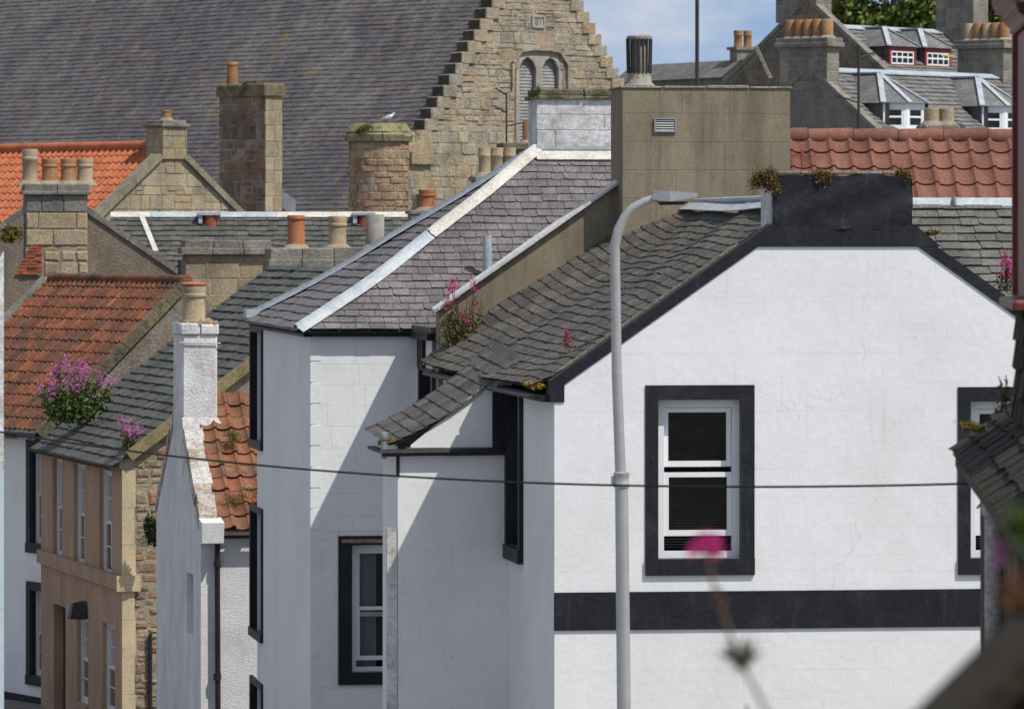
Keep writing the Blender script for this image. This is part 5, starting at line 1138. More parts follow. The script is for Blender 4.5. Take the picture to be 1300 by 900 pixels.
for lay, (r0_, r1_, hh) in enumerate(((1.18, 1.24, .34), (1.20, 1.06, .34))):
    nw = 9
    for k in range(nw):
        t0, t1 = 2 * math.pi * k / nw + .25 * lay + .012, 2 * math.pi * (k + 1) / nw + .25 * lay - .012; dz = random.uniform(-.06, .0); ro_ = random.uniform(-.04, .02); vs = []
        for zq, rr in ((z + .003, r0_), (z + hh * .7 + dz, r1_), (z + hh + dz, r1_ - .08)):
            vs += [((rr + ro_) * math.cos(t0 + (t1 - t0) * q / 3), (rr + ro_) * math.sin(t0 + (t1 - t0) * q / 3), zq) for q in range(4)] + [(0, 0, zq)]
        MB().add(vs, [(a_ * 5 + q, a_ * 5 + (q + 1) % 5, (a_ + 1) * 5 + (q + 1) % 5, (a_ + 1) * 5 + q) for a_ in range(2) for q in range(5)] + [(10, 11, 12, 13, 14), (4, 3, 2, 1, 0)]).build('cope', 'yellow_moss_cope', rc)
    z += hh
RTOP = z

# ------------------------------------------------------------------ T: far terraces on the hill
def terrace(px_c, Yc, apex_y, label, par, nm):
    T = Fr(px_c, Yc, 50, gz(Yc) - 1); t_ = T.root('terraced_house', label, 'house')
    hw = 3.77; rz_ = T.z_at(apex_y, 0, hw); ta = R(38); ez_ = rz_ - hw * math.tan(ta); tw = 24.
    wall(T, t_, 'gable_wall', 'grey_harl' if nm else 'dark_stone', wallpl((0, 2 * hw, 0), (0, -1, 0), (-1, 0, 0)), [(0, -3), (2 * hw, -3), (2 * hw, ez_ + par), (hw, rz_ + par), (0, ez_ + par)])
    if par: wall(T, t_, 'gable_back', 'grey_stone', wallpl((.3, 2 * hw, 0), (0, -1, 0), (1, 0, 0)), [(0, ez_ - .5), (2 * hw, ez_ - .5), (2 * hw, ez_ + par), (hw, rz_ + par), (0, ez_ + par)])
    wall(T, t_, 'front_wall', 'grey_stone', wallpl((0, 0, 0), (1, 0, 0), (0, -1, 0)), [(0, -3), (tw, -3), (tw, ez_), (0, ez_)])
    tL = (hw + .2) / math.cos(ta)
    tp = Pl((0, -.2, ez_ - .2 * math.tan(ta)), (1, 0, 0), (0, math.cos(ta), math.sin(ta)), (0, -math.sin(ta), math.cos(ta)))
    ro = sheet(t_, 'roof', 'slate_far', tp, [(0, 0), (tw, 0), (tw, tL), (0, tL)])
    slates(T, ro, 'slate_far', tp, [(.2, 0), (tw, 0), (tw, tL - .05), (.2, tL - .05)], .22, .34, .02, None, 0, .008, .2, light=True)
    sheet(t_, 'rear_slope', 'slate_far', Pl((tw, 2 * hw + .2, ez_ - .2 * math.tan(ta)), (-1, 0, 0), (0, -math.cos(ta), math.sin(ta)), (0, math.sin(ta), math.cos(ta))), [(0, 0), (tw, 0), (tw, tL), (0, tL)])
    for sgn in (0, 1):
        for k in range(8):
            a0 = .4 + k * .55; y0 = hw - a0 * math.cos(ta) if not sgn else hw + a0 * math.cos(ta); y1 = hw - (a0 + .54) * math.cos(ta) if not sgn else hw + (a0 + .54) * math.cos(ta)
            strip((.14, y0, rz_ + par - a0 * math.sin(ta)), (.14, y1, rz_ + par - (a0 + .54) * math.sin(ta)), (1, 0, 0), .36, .14, (0, -math.sin(ta) if not sgn else math.sin(ta), math.cos(ta))).build('skew_stone', 'cope_grey', t_)
    n = 8
    for k in range(n): strip((.3 + k * (tw - .3) / n, hw - .06, rz_ - .02), (.3 + (k + 1) * (tw - .3) / n - .02, hw - .06, rz_ - .02), (0, 1, .4), .34, .04).build('ridge_lead', 'lead', t_)
    return T, t_, hw, rz_, ez_, ta, tp
T1, t1, hw1, rz1, ez1, ta1, tp1 = terrace(1150, 165, 88, 'near slate roofed terrace with white canted dormers on hillside', 0, 1)
T2, t2, hw2, rz2, ez2, ta2, tp2 = terrace(1136, 183, 32, 'upper slate roofed terrace with red framed dormers behind white dormers', .85, 0)
stones(T2, t2, 'stone', 'dark_stone', wallpl((0, 2 * hw2, 0), (0, -1, 0), (-1, 0, 0)), [(1.0, ez2 - .6), (2 * hw2, ez2 - .6), (2 * hw2, ez2 + .8), (hw2, rz2 + .75), (.2, ez2 + .8)], (.24, .36), (.35, .7), proud=(.004, .02), gap=.02)
# chimneys
def tstack(T, par, u, v0, v1, zb, ytop, n, hpot, w_=.62, pots=True):
    zt = T.z_at(ytop, u, (v0 + v1) / 2)
    return stack(T, par, u, u + w_, v0, v1, zb, zt, core='mortar', stone='grey_stone', faces='fl', rows=(.3, .36), wid=(.4, .7), proud=(.003, .012), gap=.014, cope=[(.14, .14), (.10, .14)], cope_mat='cope_grey',
                 pots=[(u + w_ / 2, v0 + .22 + (v1 - v0 - .44) * k / max(1, n - 1), .19, hpot, random.choice(('pot_orange', 'pot_buff', 'pot_orange')), 'short') for k in range(n)] if pots else ())
tv = T1.v_at(990, 0), T1.v_at(1050, 0)
tstack(T1, t1, 0.0, tv[1], tv[0], rz1 - .7, 60, 5, .62)
um = T1.u_at(1247, hw1 + .5); tstack(T1, t1, um, hw1 - .35, hw1 + 1.5, rz1 - .5, 62, 5, .6, .85)
tv2 = T2.v_at(985, 0), T2.v_at(1036, 0)
tstack(T2, t2, 0.0, tv2[1], tv2[0], rz2 + .1, -14, 4, .6, .9)
um = 8.; tstack(T2, t2, um, T2.v_at(1236, um), T2.v_at(1188, um), rz2 - 1.5, -30, 4, .6, .9)
# dormers
def dormer(T, par, u0, wd, zb, zt, kind, tp, ez, ta):
    """box dormer running back into the slope"""
    fz0, fz1 = zb, zt; v0 = (zb - ez) / math.tan(ta) - .05; vb = (zt + .55 - ez) / math.tan(ta)
    D = MB().add([(u0, v0 + .15, fz0 - .1), (u0, v0 + .15, fz1), (u0, (fz1 - ez) / math.tan(ta), fz1), (u0 + wd, v0 + .15, fz0 - .1), (u0 + wd, v0 + .15, fz1), (u0 + wd, (fz1 - ez) / math.tan(ta), fz1)], [(0, 1, 2), (3, 5, 4), (1, 4, 5, 2)]).build('dormer', 'slate_church', par)
    fm = 'upvc' if kind == 'canted' else 'red_frame'
    if kind == 'canted':
        pts = [(u0 - .05, v0 + .35), (u0 + wd * .27, v0 - .12), (u0 + wd * .73, v0 - .12), (u0 + wd + .05, v0 + .35)]
    else: pts = [(u0 - .05, v0 + .12), (u0 + wd + .05, v0 + .12)]
    for p, q in zip(pts, pts[1:]):
        p3, q3 = V((*p, 0)), V((*q, 0)); du = (q3 - p3); L = du.length; du.normalize(); pl_ = Pl(p3, du, (0, 0, 1), V((du.y, -du.x, 0)))
        n = 1 if kind == 'canted' else 2; mb = ring(MB(), pl_, 0, L, fz0, fz1, .12, -.06, .0, .16, .12)
        mb.build('window_frame', fm, D)
        b = ring(MB(), pl_, .125, L - .125, fz0 + .125, fz1 - .165, .05, -.055, -.01); b.plbox(pl_, .18, L - .18, (fz0 + fz1) / 2 - .03, (fz0 + fz1) / 2 + .03, -.05, -.012)
        if kind != 'canted':
            for k in range(1, 4): x = .125 + (L - .25) * k / 4; b.plbox(pl_, x - .025, x + .025, fz0 + .18, fz1 - .22, -.05, -.011)
        b.build('sash', 'upvc', D)
        MB().add([pl_.P(.16, fz0 + .16, -.04), pl_.P(L - .16, fz0 + .16, -.04), pl_.P(L - .16, fz1 - .2, -.04), pl_.P(.16, fz1 - .2, -.04)], [(0, 1, 2, 3)]).build('pane', 'glass', D)
        MB().add([pl_.P(0.02, fz0, -.3), pl_.P(L - .02, fz0, -.3), pl_.P(L - .02, fz1, -.3), pl_.P(.02, fz1, -.3)], [(0, 1, 2, 3)]).build('room_lining', 'room_dark', D)
    # piended roof
    c = (u0 + wd / 2, v0 + wd * .62, fz1 + wd * .46); bk = (u0 + wd / 2, (c[2] - ez) / math.tan(ta) + .1, c[2])
    ov = .18; ev = [(u0 - ov, (fz1 - ez) / math.tan(ta) + .1, fz1), (u0 - ov, pts[0][1] - .1, fz1)] + [(p[0], p[1] - .14, fz1) for p in pts[1:-1]] + [(u0 + wd + ov, pts[-1][1] - .1, fz1), (u0 + wd + ov, (fz1 - ez) / math.tan(ta) + .1, fz1)]
    vs = ev + [c, bk]; n = len(ev); fs = [(0, 1, n, n + 1), (n - 2, n - 1, n + 1, n)] + [(i, i + 1, n) for i in range(1, n - 2)]
    DR = MB().add(vs, fs).build('dormer_roof', 'slate_far', D)
    for e in ev[1:-1]:
        d = (V(c) - V(e)); strip(V(e) + V((0, 0, .01)), V(c) + V((0, 0, .02)), d.cross(V((0, 0, 1))), .17, .035).build('lead_hip', 'lead', D)
    strip(V(c), V(bk), (1, 0, 0), .16, .05).build('lead_ridge', 'lead', D)
z0d = T1.z_at(166, 1.5, 1.2); z1d = T1.z_at(131, 1.5, 1.2)
for px in (1166, 1290): dormer(T1, t1, T1.u_at(px, 1.0) - 1.05, 2.1, z0d, z1d, 'canted', tp1, ez1, ta1)
z0d = T2.z_at(85, 2, 1.6); z1d = T2.z_at(58, 2, 1.6)
for px in (1163, 1208): dormer(T2, t2, T2.u_at(px, 1.4) - .75, 1.5, z0d, z1d, 'plain', tp2, ez2, ta2)
su = T1.u_at(1216, 1.2); ts = (su, 1.4)
MB().prism(tp1, ccw([(su, 1.3), (su + .6, 1.3), (su + .6, 2.2), (su, 2.2)]), .03, .10).build('skylight_frame', 'cowl_dark', t1)
MB().prism(tp1, ccw([(su + .06, 1.36), (su + .54, 1.36), (su + .54, 2.14), (su + .06, 2.14)]), .04, .105).build('skylight_pane', 'glass', t1)
yr = T2.u_at(1205, 1.35); MB().box((yr - .75, 1.15, z0d + .42), (yr + .1, 1.18, z0d + .48)).build('yellow_rail', 'yellow_rail', t2)
# timber ladder lying on the upper gable
La = Fr(978, 176, 50, gz(176)); la = La.root('ladder', 'old timber ladder leaning on the upper terrace gable', 'ladder')
p0 = V((0, 0, La.z_at(100))); p1 = V((0, .62, La.z_at(58)))
for d in (-.2, .2): MB().tube([p0 + V((d * .5, -abs(d) * 0 + d * .6, 0)), p1 + V((d * .5, d * .6, 0))], .028, 6).build('rail', 'old_ladder', la)
for k in range(5):
    c = p0.lerp(p1, .1 + k * .2); MB().tube([c + V((-.1, -.12, 0)), c + V((.1, .12, 0))], .018, 6).build('rung', 'old_ladder', la)

# distant small houses on the skyline
for (px, Y, y0, y1, wpx, lab) in ((938, 236, 78, 104, 44, 'small distant grey gable with two pot chimney on the skyline'), (868, 300, 96, 106, 80, 'distant pale slate roof low on the skyline')):
    D = Fr(px, Y, 30, gz(Y)); d_ = D.root('distant_house', lab, 'house'); hw = wpx / FPX * Y * .55; zt = D.z_at(y0); ez_ = zt - hw * .75
    MB().add([(-hw, 0, -2), (hw, 0, -2), (hw, 0, ez_), (0, 0, zt), (-hw, 0, ez_), (-hw, 9, -2), (hw, 9, -2), (hw, 9, ez_), (0, 9, zt), (-hw, 9, ez_)], [(0, 1, 2, 3, 4), (5, 9, 8, 7, 6), (0, 4, 9, 5), (1, 6, 7, 2)]).build('wall', 'grey_harl', d_)
    MB().add([(-hw - .2, -.2, ez_ - .1), (0, -.2, zt + .06), (0, 9.2, zt + .06), (-hw - .2, 9.2, ez_ - .1), (hw + .2, -.2, ez_ - .1), (hw + .2, 9.2, ez_ - .1)], [(0, 1, 2, 3), (1, 4, 5, 2)]).build('roof', 'slate_far', d_)
    if px == 938:
        c = MB().box((-.1, -.02, zt - .8), (.9, .6, zt + .5)).build('chimney', 'grey_stone', d_)
        MB().box((-.2, -.12, zt + .502), (1.0, .7, zt + .64)).build('cope', 'cope_grey', c)
        for x in (.15, .65): pot(c, x, .3, zt + .63, .2, .75, 'pot_orange', 'band')

# ------------------------------------------------------------------ masts and aerials
def pole(name, lab, cat, px, Y, ytop, r, m='cowl_dark', parts=()):
    fr = Fr(px, Y, 0, gz(Y)); p = fr.root(name, lab, cat); zt = fr.z_at(ytop)
    MB().tube([(0, 0, 0), (0, 0, zt)], [r * 1.1, r], 8).build('pole', m, p, True); return fr, p, zt
pole('mast', 'tall thin dark mast rising into the sky behind wide chimney', 'mast', 885, 150, -40, .055)
def aerial(fr, p, z, ang, L=1.0, n=7, m='cowl_dark'):
    c, s = math.cos(ang), math.sin(ang)
    MB().tube([(0, 0, z), (c * L, s * L, z + .15)], .018, 6).build('boom', m, p)
    for k in range(n):
        f = .15 + .85 * k / (n - 1); q = V((c * L * f, s * L * f, z + .15 * f)); MB().tube([q + V((-s * .22, c * .22, 0)), q + V((s * .22, -c * .22, 0))], .008, 5).build('element', m, p)
fr, p, zt = pole('television_aerial', 'thin aerial pole in front of the hillside dormers', 'aerial', 1090, 120, 58, .03)
aerial(fr, p, zt - .3, R(60), .7, 5); aerial(fr, p, zt - 1.3, R(200), .5, 3)
fr, p, zt = pole('television_aerial', 'television aerial standing against the church gable stonework', 'aerial', 643, 119, 118, .02)
aerial(fr, p, zt - .75, R(25), .75, 5); aerial(fr, p, zt - .05, R(190), .25, 3); aerial(fr, p, zt - .45, R(200), .3, 3)

# ------------------------------------------------------------------ trees on the hill
def tree(px, Y, ytop, wpx, lab, seed):
    rnd = random.Random(seed); fr = Fr(px, Y, 0, gz(Y)); t_ = fr.root('tree', lab, 'tree', 'trees on the hilltop'); zt = fr.z_at(ytop); rad = wpx / 2 / FPX * Y
    mb = MB().tube([(0, 0, 0), (.1, 0, zt * .35), (-.1, .1, zt * .6), (0, 0, zt * .85)], [.35, .28, .18, .06], 8)
    cl = []
    for k in range(46):
        th = rnd.uniform(0, 6.28); rr = rad * math.sqrt(rnd.random()) * .9; hh = rnd.random()
        zz = zt * .38 + (zt * .62) * hh * (1 - .45 * (rr / rad) ** 2); cl.append(V((rr * math.cos(th), rr * math.sin(th), zz)))
    for c in cl[:14]: mb.tube([(0, 0, c.z * .62), (c.x * .5, c.y * .5, c.z * .8), c], [.09, .06, .02], 5)
    mb.build('trunk', 'bark', t_, True)
    lf = MB()
    for c in cl:
        cr = rad * rnd.uniform(.22, .36)
        for k in range(520):
            d = V((rnd.gauss(0, 1), rnd.gauss(0, 1), rnd.gauss(0, 1))).normalized() * cr * (rnd.random() ** .45); d.z *= .75; q = c + d
            n = V((rnd.gauss(0, 1), rnd.gauss(0, 1), rnd.gauss(0, 1) + .6)).normalized(); a_ = n.orthogonal().normalized(); b_ = n.cross(a_); sz = rnd.uniform(.10, .2)
            lf.add([q + a_ * sz, q + b_ * sz * .7, q - a_ * sz, q - b_ * sz * .7], [(0, 1, 2, 3)])
    lf.build('crown', 'leaf_tree', t_, kind='stuff')
tree(1135, 262, -75, 215, 'leafy green tree showing above the upper terrace roof', 1)
tree(1222, 268, -60, 150, 'green tree between tall chimney and red timber cornice', 2)

# ------------------------------------------------------------------ street lamp and cable
LP = Fr(789, 50, 0, gz(50)); lp = LP.root('street_lamp', 'tall grey metal street lamp with curved arm before white gable', 'street lamp')
zc = LP.z_at(612); zk = LP.z_at(330)
MB().tube([(.06, 0, 0), (.03, 0, zc * .5), (.0, 0, zc)], [.072, .067, .062], 16).build('lower_post', 'galvanised', lp, True)
pts = [V((-.005, 0, zc - .02)), V((-.045, 0, (zc + zk) / 2)), V((-.06, 0, zk))]
u_ = lambda px: (px - 789) / FPX * 50
for px, py in ((780.5, 312), (785, 292), (793, 276), (804, 264), (818, 256.5), (834, 252)): pts.append(V((u_(px) - .0, 0, LP.z_at(py))))
MB().tube(pts, [.052, .048, .046, .046, .045, .044, .043, .042, .041], 16).build('curved_arm', 'galvanised', lp, True)
MB().lathe((0, 0, zc - .05), [(.072, 0), (.077, .01), (.077, .03), (.071, .04), (.071, .11), (.076, .12), (.076, .14), (.056, .15)], 16).box((-.10, -.03, zc - .02), (-.06, .03, zc + .06)).build('collar', 'galvanised', lp, True)
hx0, hx1 = u_(827), u_(885); ht = LP.z_at(242); hb = LP.z_at(256)
MB().add([(hx0, -.07, hb + .02), (hx0, .07, hb + .02), (hx0 + .03, -.08, ht), (hx0 + .03, .08, ht), (hx0 + .17, -.115, ht - .005), (hx0 + .17, .115, ht - .005), (hx0 + .17, -.115, hb), (hx0 + .17, .115, hb), (hx1, -.10, ht - .025), (hx1, .10, ht - .025), (hx1, -.10, hb + .045), (hx1, .10, hb + .045)],
         [(0, 1, 3, 2), (2, 3, 5, 4), (0, 2, 4, 6), (1, 7, 5, 3), (0, 6, 7, 1), (4, 5, 9, 8), (4, 8, 10, 6), (5, 7, 11, 9), (6, 10, 11, 7), (8, 9, 11, 10)]).build('lantern_head', 'lamp_shell', lp)
MB().add([(hx0 + .05, -.06, hb - .0), (hx0 + .36, -.085, hb + .0), (hx0 + .36, .085, hb + .0), (hx0 + .05, .06, hb - .0), (hx0 + .08, -.04, hb - .035), (hx0 + .3, -.06, hb - .03), (hx0 + .3, .06, hb - .03), (hx0 + .08, .04, hb - .035)],
         [(4, 5, 6, 7), (0, 1, 5, 4), (1, 2, 6, 5), (2, 3, 7, 6), (3, 0, 4, 7)]).build('lens', 'cowl_dark', lp)
def PX(px, py, Y): return V(((px - CX) / FPX * Y, Y, CAMZ - (py - YH) / FPX * Y))
cb = Fr(1250, 33, 0, 0); c_ = cb.root('overhead_cable', 'thin black cable strung across the street below the eaves', 'cable')
p0, p1 = PX(1252, 613, 33.4), PX(-60, 538, 46)
pts = []
for k in range(41):
    f = k / 40; q = p0.lerp(p1, f); q.z -= .20 * 4 * f * (1 - f); pts.append(q)
o = MB().tube(pts, .0085, 6).build('wire', 'rope_black', None); o.parent = c_; o.matrix_parent_inverse = c_.matrix_basis.inverted()
o = MB().tube([p0 + V((-.12, 0, 0)), p0 + V((-.04, 0, -.04)), p0 + V((0, 0, -.1)), p0 + V((-.06, 0, -.16))], .008, 6).build('tie', 'rope_black', None); o.parent = c_; o.matrix_parent_inverse = c_.matrix_basis.inverted()

# ------------------------------------------------------------------ right foreground: slated timber outbuilding with red dormer
Uu = Fr(1245, 34, -3, gz(30)); u__ = Uu.root('timber_outbuilding', 'dark weathered outbuilding with mossy slates at right edge', 'outbuilding')
uez = Uu.z_at(545, -.16, 0); ur = R(39); UL = 12.
# local: v=0 far end, building runs towards the camera (negative v)
PB = Pieces(Uu, u__, 'board', 'old_timber'); y = 0.
ub = MB().box((.03, -UL, -.3), (3.4, 0, uez - .02)).build('core', 'old_timber', u__)
while y > -5.5:
    wd = random.uniform(.13, .2); d = random.uniform(0, .012); mb = MB().box((-.0 - d, y - wd + .008, -.2), (.028, y, uez)); PB.add(mb.v, mb.f); y -= wd
y = .03
while y < 3.3:
    wd = random.uniform(.13, .2); mb = MB().box((y, 0.002, -.2), (y + wd - .008, .025, uez + y * math.tan(ur) - .06)); PB.add(mb.v, mb.f); y += wd
PB.finish()
MB().add([(.03, -.004, uez - .03), (3.4, -.004, uez - .03), (3.4, -.004, uez + 3.3 * math.tan(ur))], [(0, 1, 2)]).build('gable_lining', 'old_timber', u__)
upl = Pl((-.17, .1, uez - .17 * math.tan(ur)), (0, -1, 0), (math.cos(ur), 0, math.sin(ur)), (-math.sin(ur), 0, math.cos(ur)))
uro = sheet(u__, 'roof', 'slate_near', upl, [(0, 0), (UL, 0), (UL, 3.4), (0, 3.4)])
slates(Uu, uro, 'slate_near', upl, [(0, -.02), (UL, -.02), (UL, 3.4), (0, 3.4)], .17, .24, .012, lambda s, t: .01 * math.sin(s * 3), 300, .014, .3)
MB().box((-.16, -UL, uez - .24), (-.14, .09, uez - .14)).build('eave_board', 'old_timber', u__)
pv = Uu.v_at(1262, -.07)
MB().tube([(-.07, pv, uez - .25), (-.07, pv, -.2)], .055, 12).lathe((-.07, pv, uez - .34), [(.07, 0), (.075, .03), (.07, .08)], 12).build('downpipe', 'old_pipe', u__, True)
# red timber dormer standing on the slope
dv = -2.2; du0 = Uu.u_at(1284.5, dv); dz0 = Uu.z_at(468, du0, dv); dz1 = Uu.z_at(386, du0, dv); dz2 = Uu.z_at(46, du0, dv); dz3 = Uu.z_at(-40, du0, dv)
dm = MB().box((du0 + .03, dv - 1.8, dz0 - .6), (du0 + 1.6, dv - .03, dz1)).build('dormer', 'old_timber', u__)
for side in (0, 1):
    pl_ = wallpl((du0 + .03, dv - .03, dz0 - .3), (0, -1, 0), (-1, 0, 0)) if not side else wallpl((du0 + 1.6, dv - .03, dz0 - .3), (-1, 0, 0), (0, 1, 0))
    slates(Uu, dm, 'slate_near', Pl(pl_.o, pl_.du, (0, 0, 1), pl_.dn), [(0, 0), (1.55, 0), (1.55, dz1 - dz0 + .3), (0, dz1 - dz0 + .3)], .16, .22, .014, None, 300, .01, .2)
ld = MB()
ld.bevbox((du0 - .075, dv - 1.9, dz1 - .01), (du0 + 1.75, dv + .06, dz1 + .045), .015); ld.build('ledge', 'red_timber', dm)
MB().box((du0, dv - .09, dz1 + .05), (du0 + .13, dv, dz2)).build('corner_post', 'red_timber', dm)
MB().box((du0 + .03, dv - 1.75, dz1 + .05), (du0 + .06, dv - .095, dz2)).box((du0 + .135, dv - .06, dz1 + .05), (du0 + 1.5, dv - .03, dz2)).build('panel', 'red_timber', dm)
cor = [(0, 0), (-.012, .02), (-.012, .045), (-.035, .06), (-.055, .10), (-.055, .115), (-.10, .15), (-.115, .20), (-.115, .215)]
vs = []; fs = []
for (o_x, o_z) in cor: vs += [(du0 + o_x, dv - 1.9, dz2 + o_z), (du0 + o_x, dv - o_x, dz2 + o_z), (du0 + 1.6, dv - o_x, dz2 + o_z)]
for k in range(len(cor) - 1): fs += [(3 * k, 3 * k + 1, 3 * k + 4, 3 * k + 3), (3 * k + 1, 3 * k + 2, 3 * k + 5, 3 * k + 4)]
MB().add(vs, fs).build('cornice', 'red_timber', dm)
top = dz2 + .215
MB().add([(du0 - .125, dv - 1.9, top + .002), (du0 - .125, dv + .125, top + .002), (du0 + 1.6, dv + .125, top + .002), (du0 + .55, dv - .9, top + 1.2), (du0 + 1.6, dv - .9, top + 1.2), (du0 + .55, dv - 1.9, top + 1.2)], [(0, 1, 3, 5), (1, 2, 4, 3)]).build('dormer_roof', 'red_timber', dm)
for k in range(5):
    a0 = V((du0 - .125, dv + .10 - k * .22, top + .006)); b0_ = V((du0 + .55, dv - .9 - k * .2, top + 1.2)); MB().tube([a0, b0_], .018, 6).build('roof_roll', 'red_timber', dm)

# left edge: corner of a near pale house
Z = Fr(5.0, 46, 12, gz(46)); z_ = Z.root('pale_house', 'sliver of pale painted house corner at the left edge', 'house')
zz = Z.z_at(318); MB().box((-2.4, 0, -.3), (0, 5, zz - 1.9)).build('lower_wall', 'pale_blue_paint', z_)
MB().box((-2.4, .002, zz - 1.898), (-.001, 5, zz)).build('upper_wall', 'weathered_white', z_)
MB().add([(-2.5, -.03, zz), (.0, -.03, zz), (.0, 5, zz), (-2.5, 5, zz), (-2.5, 2.5, zz + 1.2), (-1.6, 2.5, zz + 1.2)], [(0, 1, 5, 4), (1, 2, 5), (2, 3, 4, 5)]).build('roof', 'slate_grey', z_)

# ------------------------------------------------------------------ plants, moss and the gull
def root_at(name, lab, cat, p, group=None):
    o = bpy.data.objects.new(name, None); COL.objects.link(o); o.empty_display_size = .2; o.location = p; o['label'] = lab; o['category'] = cat
    if group: o['group'] = group
    return o
def leafquad(mb, q, sz, rnd, up=.4, asp=.55):
    n = V((rnd.gauss(0, 1), rnd.gauss(0, 1), rnd.gauss(0, 1) + up)).normalized(); a_ = n.orthogonal().normalized(); a_ = (a_ + n.cross(a_) * rnd.uniform(-2, 2)).normalized(); b_ = n.cross(a_)
    mb.add([q - a_ * sz, q + b_ * sz * asp, q + a_ * sz, q - b_ * sz * asp], [(0, 1, 2, 3)])
def valerian(lab, p, H_, W_, ns, nf, seed, leaf='leaf', petal='petal', lsz=.03, dens=26, lean=(0, 0), fsz=.05):
    rnd = random.Random(seed); r = root_at('valerian_plant', lab, 'plant', p); st = MB(); lf = MB(); fl_ = MB()
    for k in range(ns):
        th = rnd.uniform(0, 6.28); d = W_ / 2 * math.sqrt(rnd.random()); h_ = H_ * rnd.uniform(.55, 1) * (1 - .35 * (2 * d / W_) ** 2)
        tip = V((d * math.cos(th) + lean[0] * h_, d * math.sin(th) * .7 + lean[1] * h_, h_)); b0 = V((tip.x * .6, tip.y * .6, 0)); md = b0.lerp(tip, .5) + V((rnd.uniform(-.03, .03), 0, .03))
        st.tube([b0, md, tip], [.006, .005, .003], 5)
        for j in range(dens):
            f = rnd.random() ** 1.2 * .82; q = b0.lerp(tip, f) + V((rnd.gauss(0, 1), rnd.gauss(0, 1), rnd.gauss(0, .6))) * .045 * (1.2 - f) * (H_ / .6); leafquad(lf, q, rnd.uniform(.6, 1.3) * lsz, rnd)
        if k < nf:
            for j in range(48):
                v_ = V((rnd.gauss(0, .5), rnd.gauss(0, .5), rnd.gauss(0, .62))) * fsz; leafquad(fl_, tip + v_, rnd.uniform(.008, .015) * (fsz / .05) ** .5, rnd, 0, .8)
            for e in range(2):
                sp2 = tip + V((rnd.uniform(-.05, .05), rnd.uniform(-.05, .05), -rnd.uniform(.06, .14)))
                for j in range(24): leafquad(fl_, sp2 + V((rnd.gauss(0, .5), rnd.gauss(0, .5), rnd.gauss(0, .5))) * fsz * .6, rnd.uniform(.007, .013), rnd, 0, .8)
    st.build('stems', 'stem', r, kind='stuff'); lf.build('leaves', leaf, r, kind='stuff')
    if nf: fl_.build('flowers', petal, r, kind='stuff')
    return r
def clump(name, lab, cat, p, rx, ry, rz, n, m, sz=.02, seed=0, hang=0., group=None, slope=0.):
    rnd = random.Random(seed); r = root_at(name, lab, cat, p, group); mb = MB()
    for k in range(n):
        if k == 0: subs = [V((rnd.uniform(-.8, .8), rnd.uniform(-.6, .6), rnd.uniform(-.7, .5))) for _ in range(7)]
        d = rnd.choice(subs) * .75 + V((rnd.gauss(0, .2), rnd.gauss(0, .2), rnd.gauss(0, .22)))
        q = V((d.x * rx, d.y * ry, d.z * rz - hang * rx * abs(d.x) * 2 * rnd.random() + d.y * ry * slope)); leafquad(mb, q, sz * rnd.uniform(.6, 1.3), rnd, .5, .7)
    mb.build('leaves', m, r, kind='stuff'); return r
p = I.w((.05, -.25, iez - .2)); valerian('big pink flowered bush between orange roof and slate roof', PX(95, 531, 106.5), 1.28, 1.55, 60, 34, 3, lsz=.05, dens=44, fsz=.10)
valerian('small pink valerian growing beside the ochre house verge', hs.P(.35, .45, .02) if False else H.w(hs.P(.35, .42, .02)), .62, .55, 14, 9, 4, leaf='leaf_olive', lsz=.035, dens=22, fsz=.085)
valerian('straggly valerian at the low end of the beige wall', A.w((.26, 10.25, EZ + .20)), 1.12, .62, 34, 6, 5, leaf='leaf_olive', lsz=.024, dens=40, lean=(-.05, 0), fsz=.045, petal='petal_deep')
valerian('little pink valerian on the right black skew', A.w((A.u_at(1277, .35), .35, A.z_at(368, A.u_at(1277, .35), .35))), .48, .22, 9, 5, 6, lsz=.025, dens=16, fsz=.045, petal='petal_deep')
valerian('tiny lone pink valerian low on the grey slates', A.w((.5, 2.3, EZ + .46)), .28, .16, 4, 3, 8, lsz=.015, dens=8, fsz=.03, petal='petal_deep')
zc_ = cz1 + .03
for (px, rx, rz, hg, sd_, lab) in ((972, .19, .17, .3, 1, 'rusty sedum clump drooping over the black chimney left corner'), (1043, .20, .11, .1, 2, 'rusty sedum clump on the middle of the black chimney top'), (1148, .11, .10, .0, 3, 'small green sedum clump at the black chimney right corner')):
    clump('sedum_clump', lab, 'plant', A.w((A.u_at(px), .0, zc_ - rz * .35)), rx, .12, rz, 2600, 'sedum', .012, sd_, hg, 'sedum clumps on the black chimney')
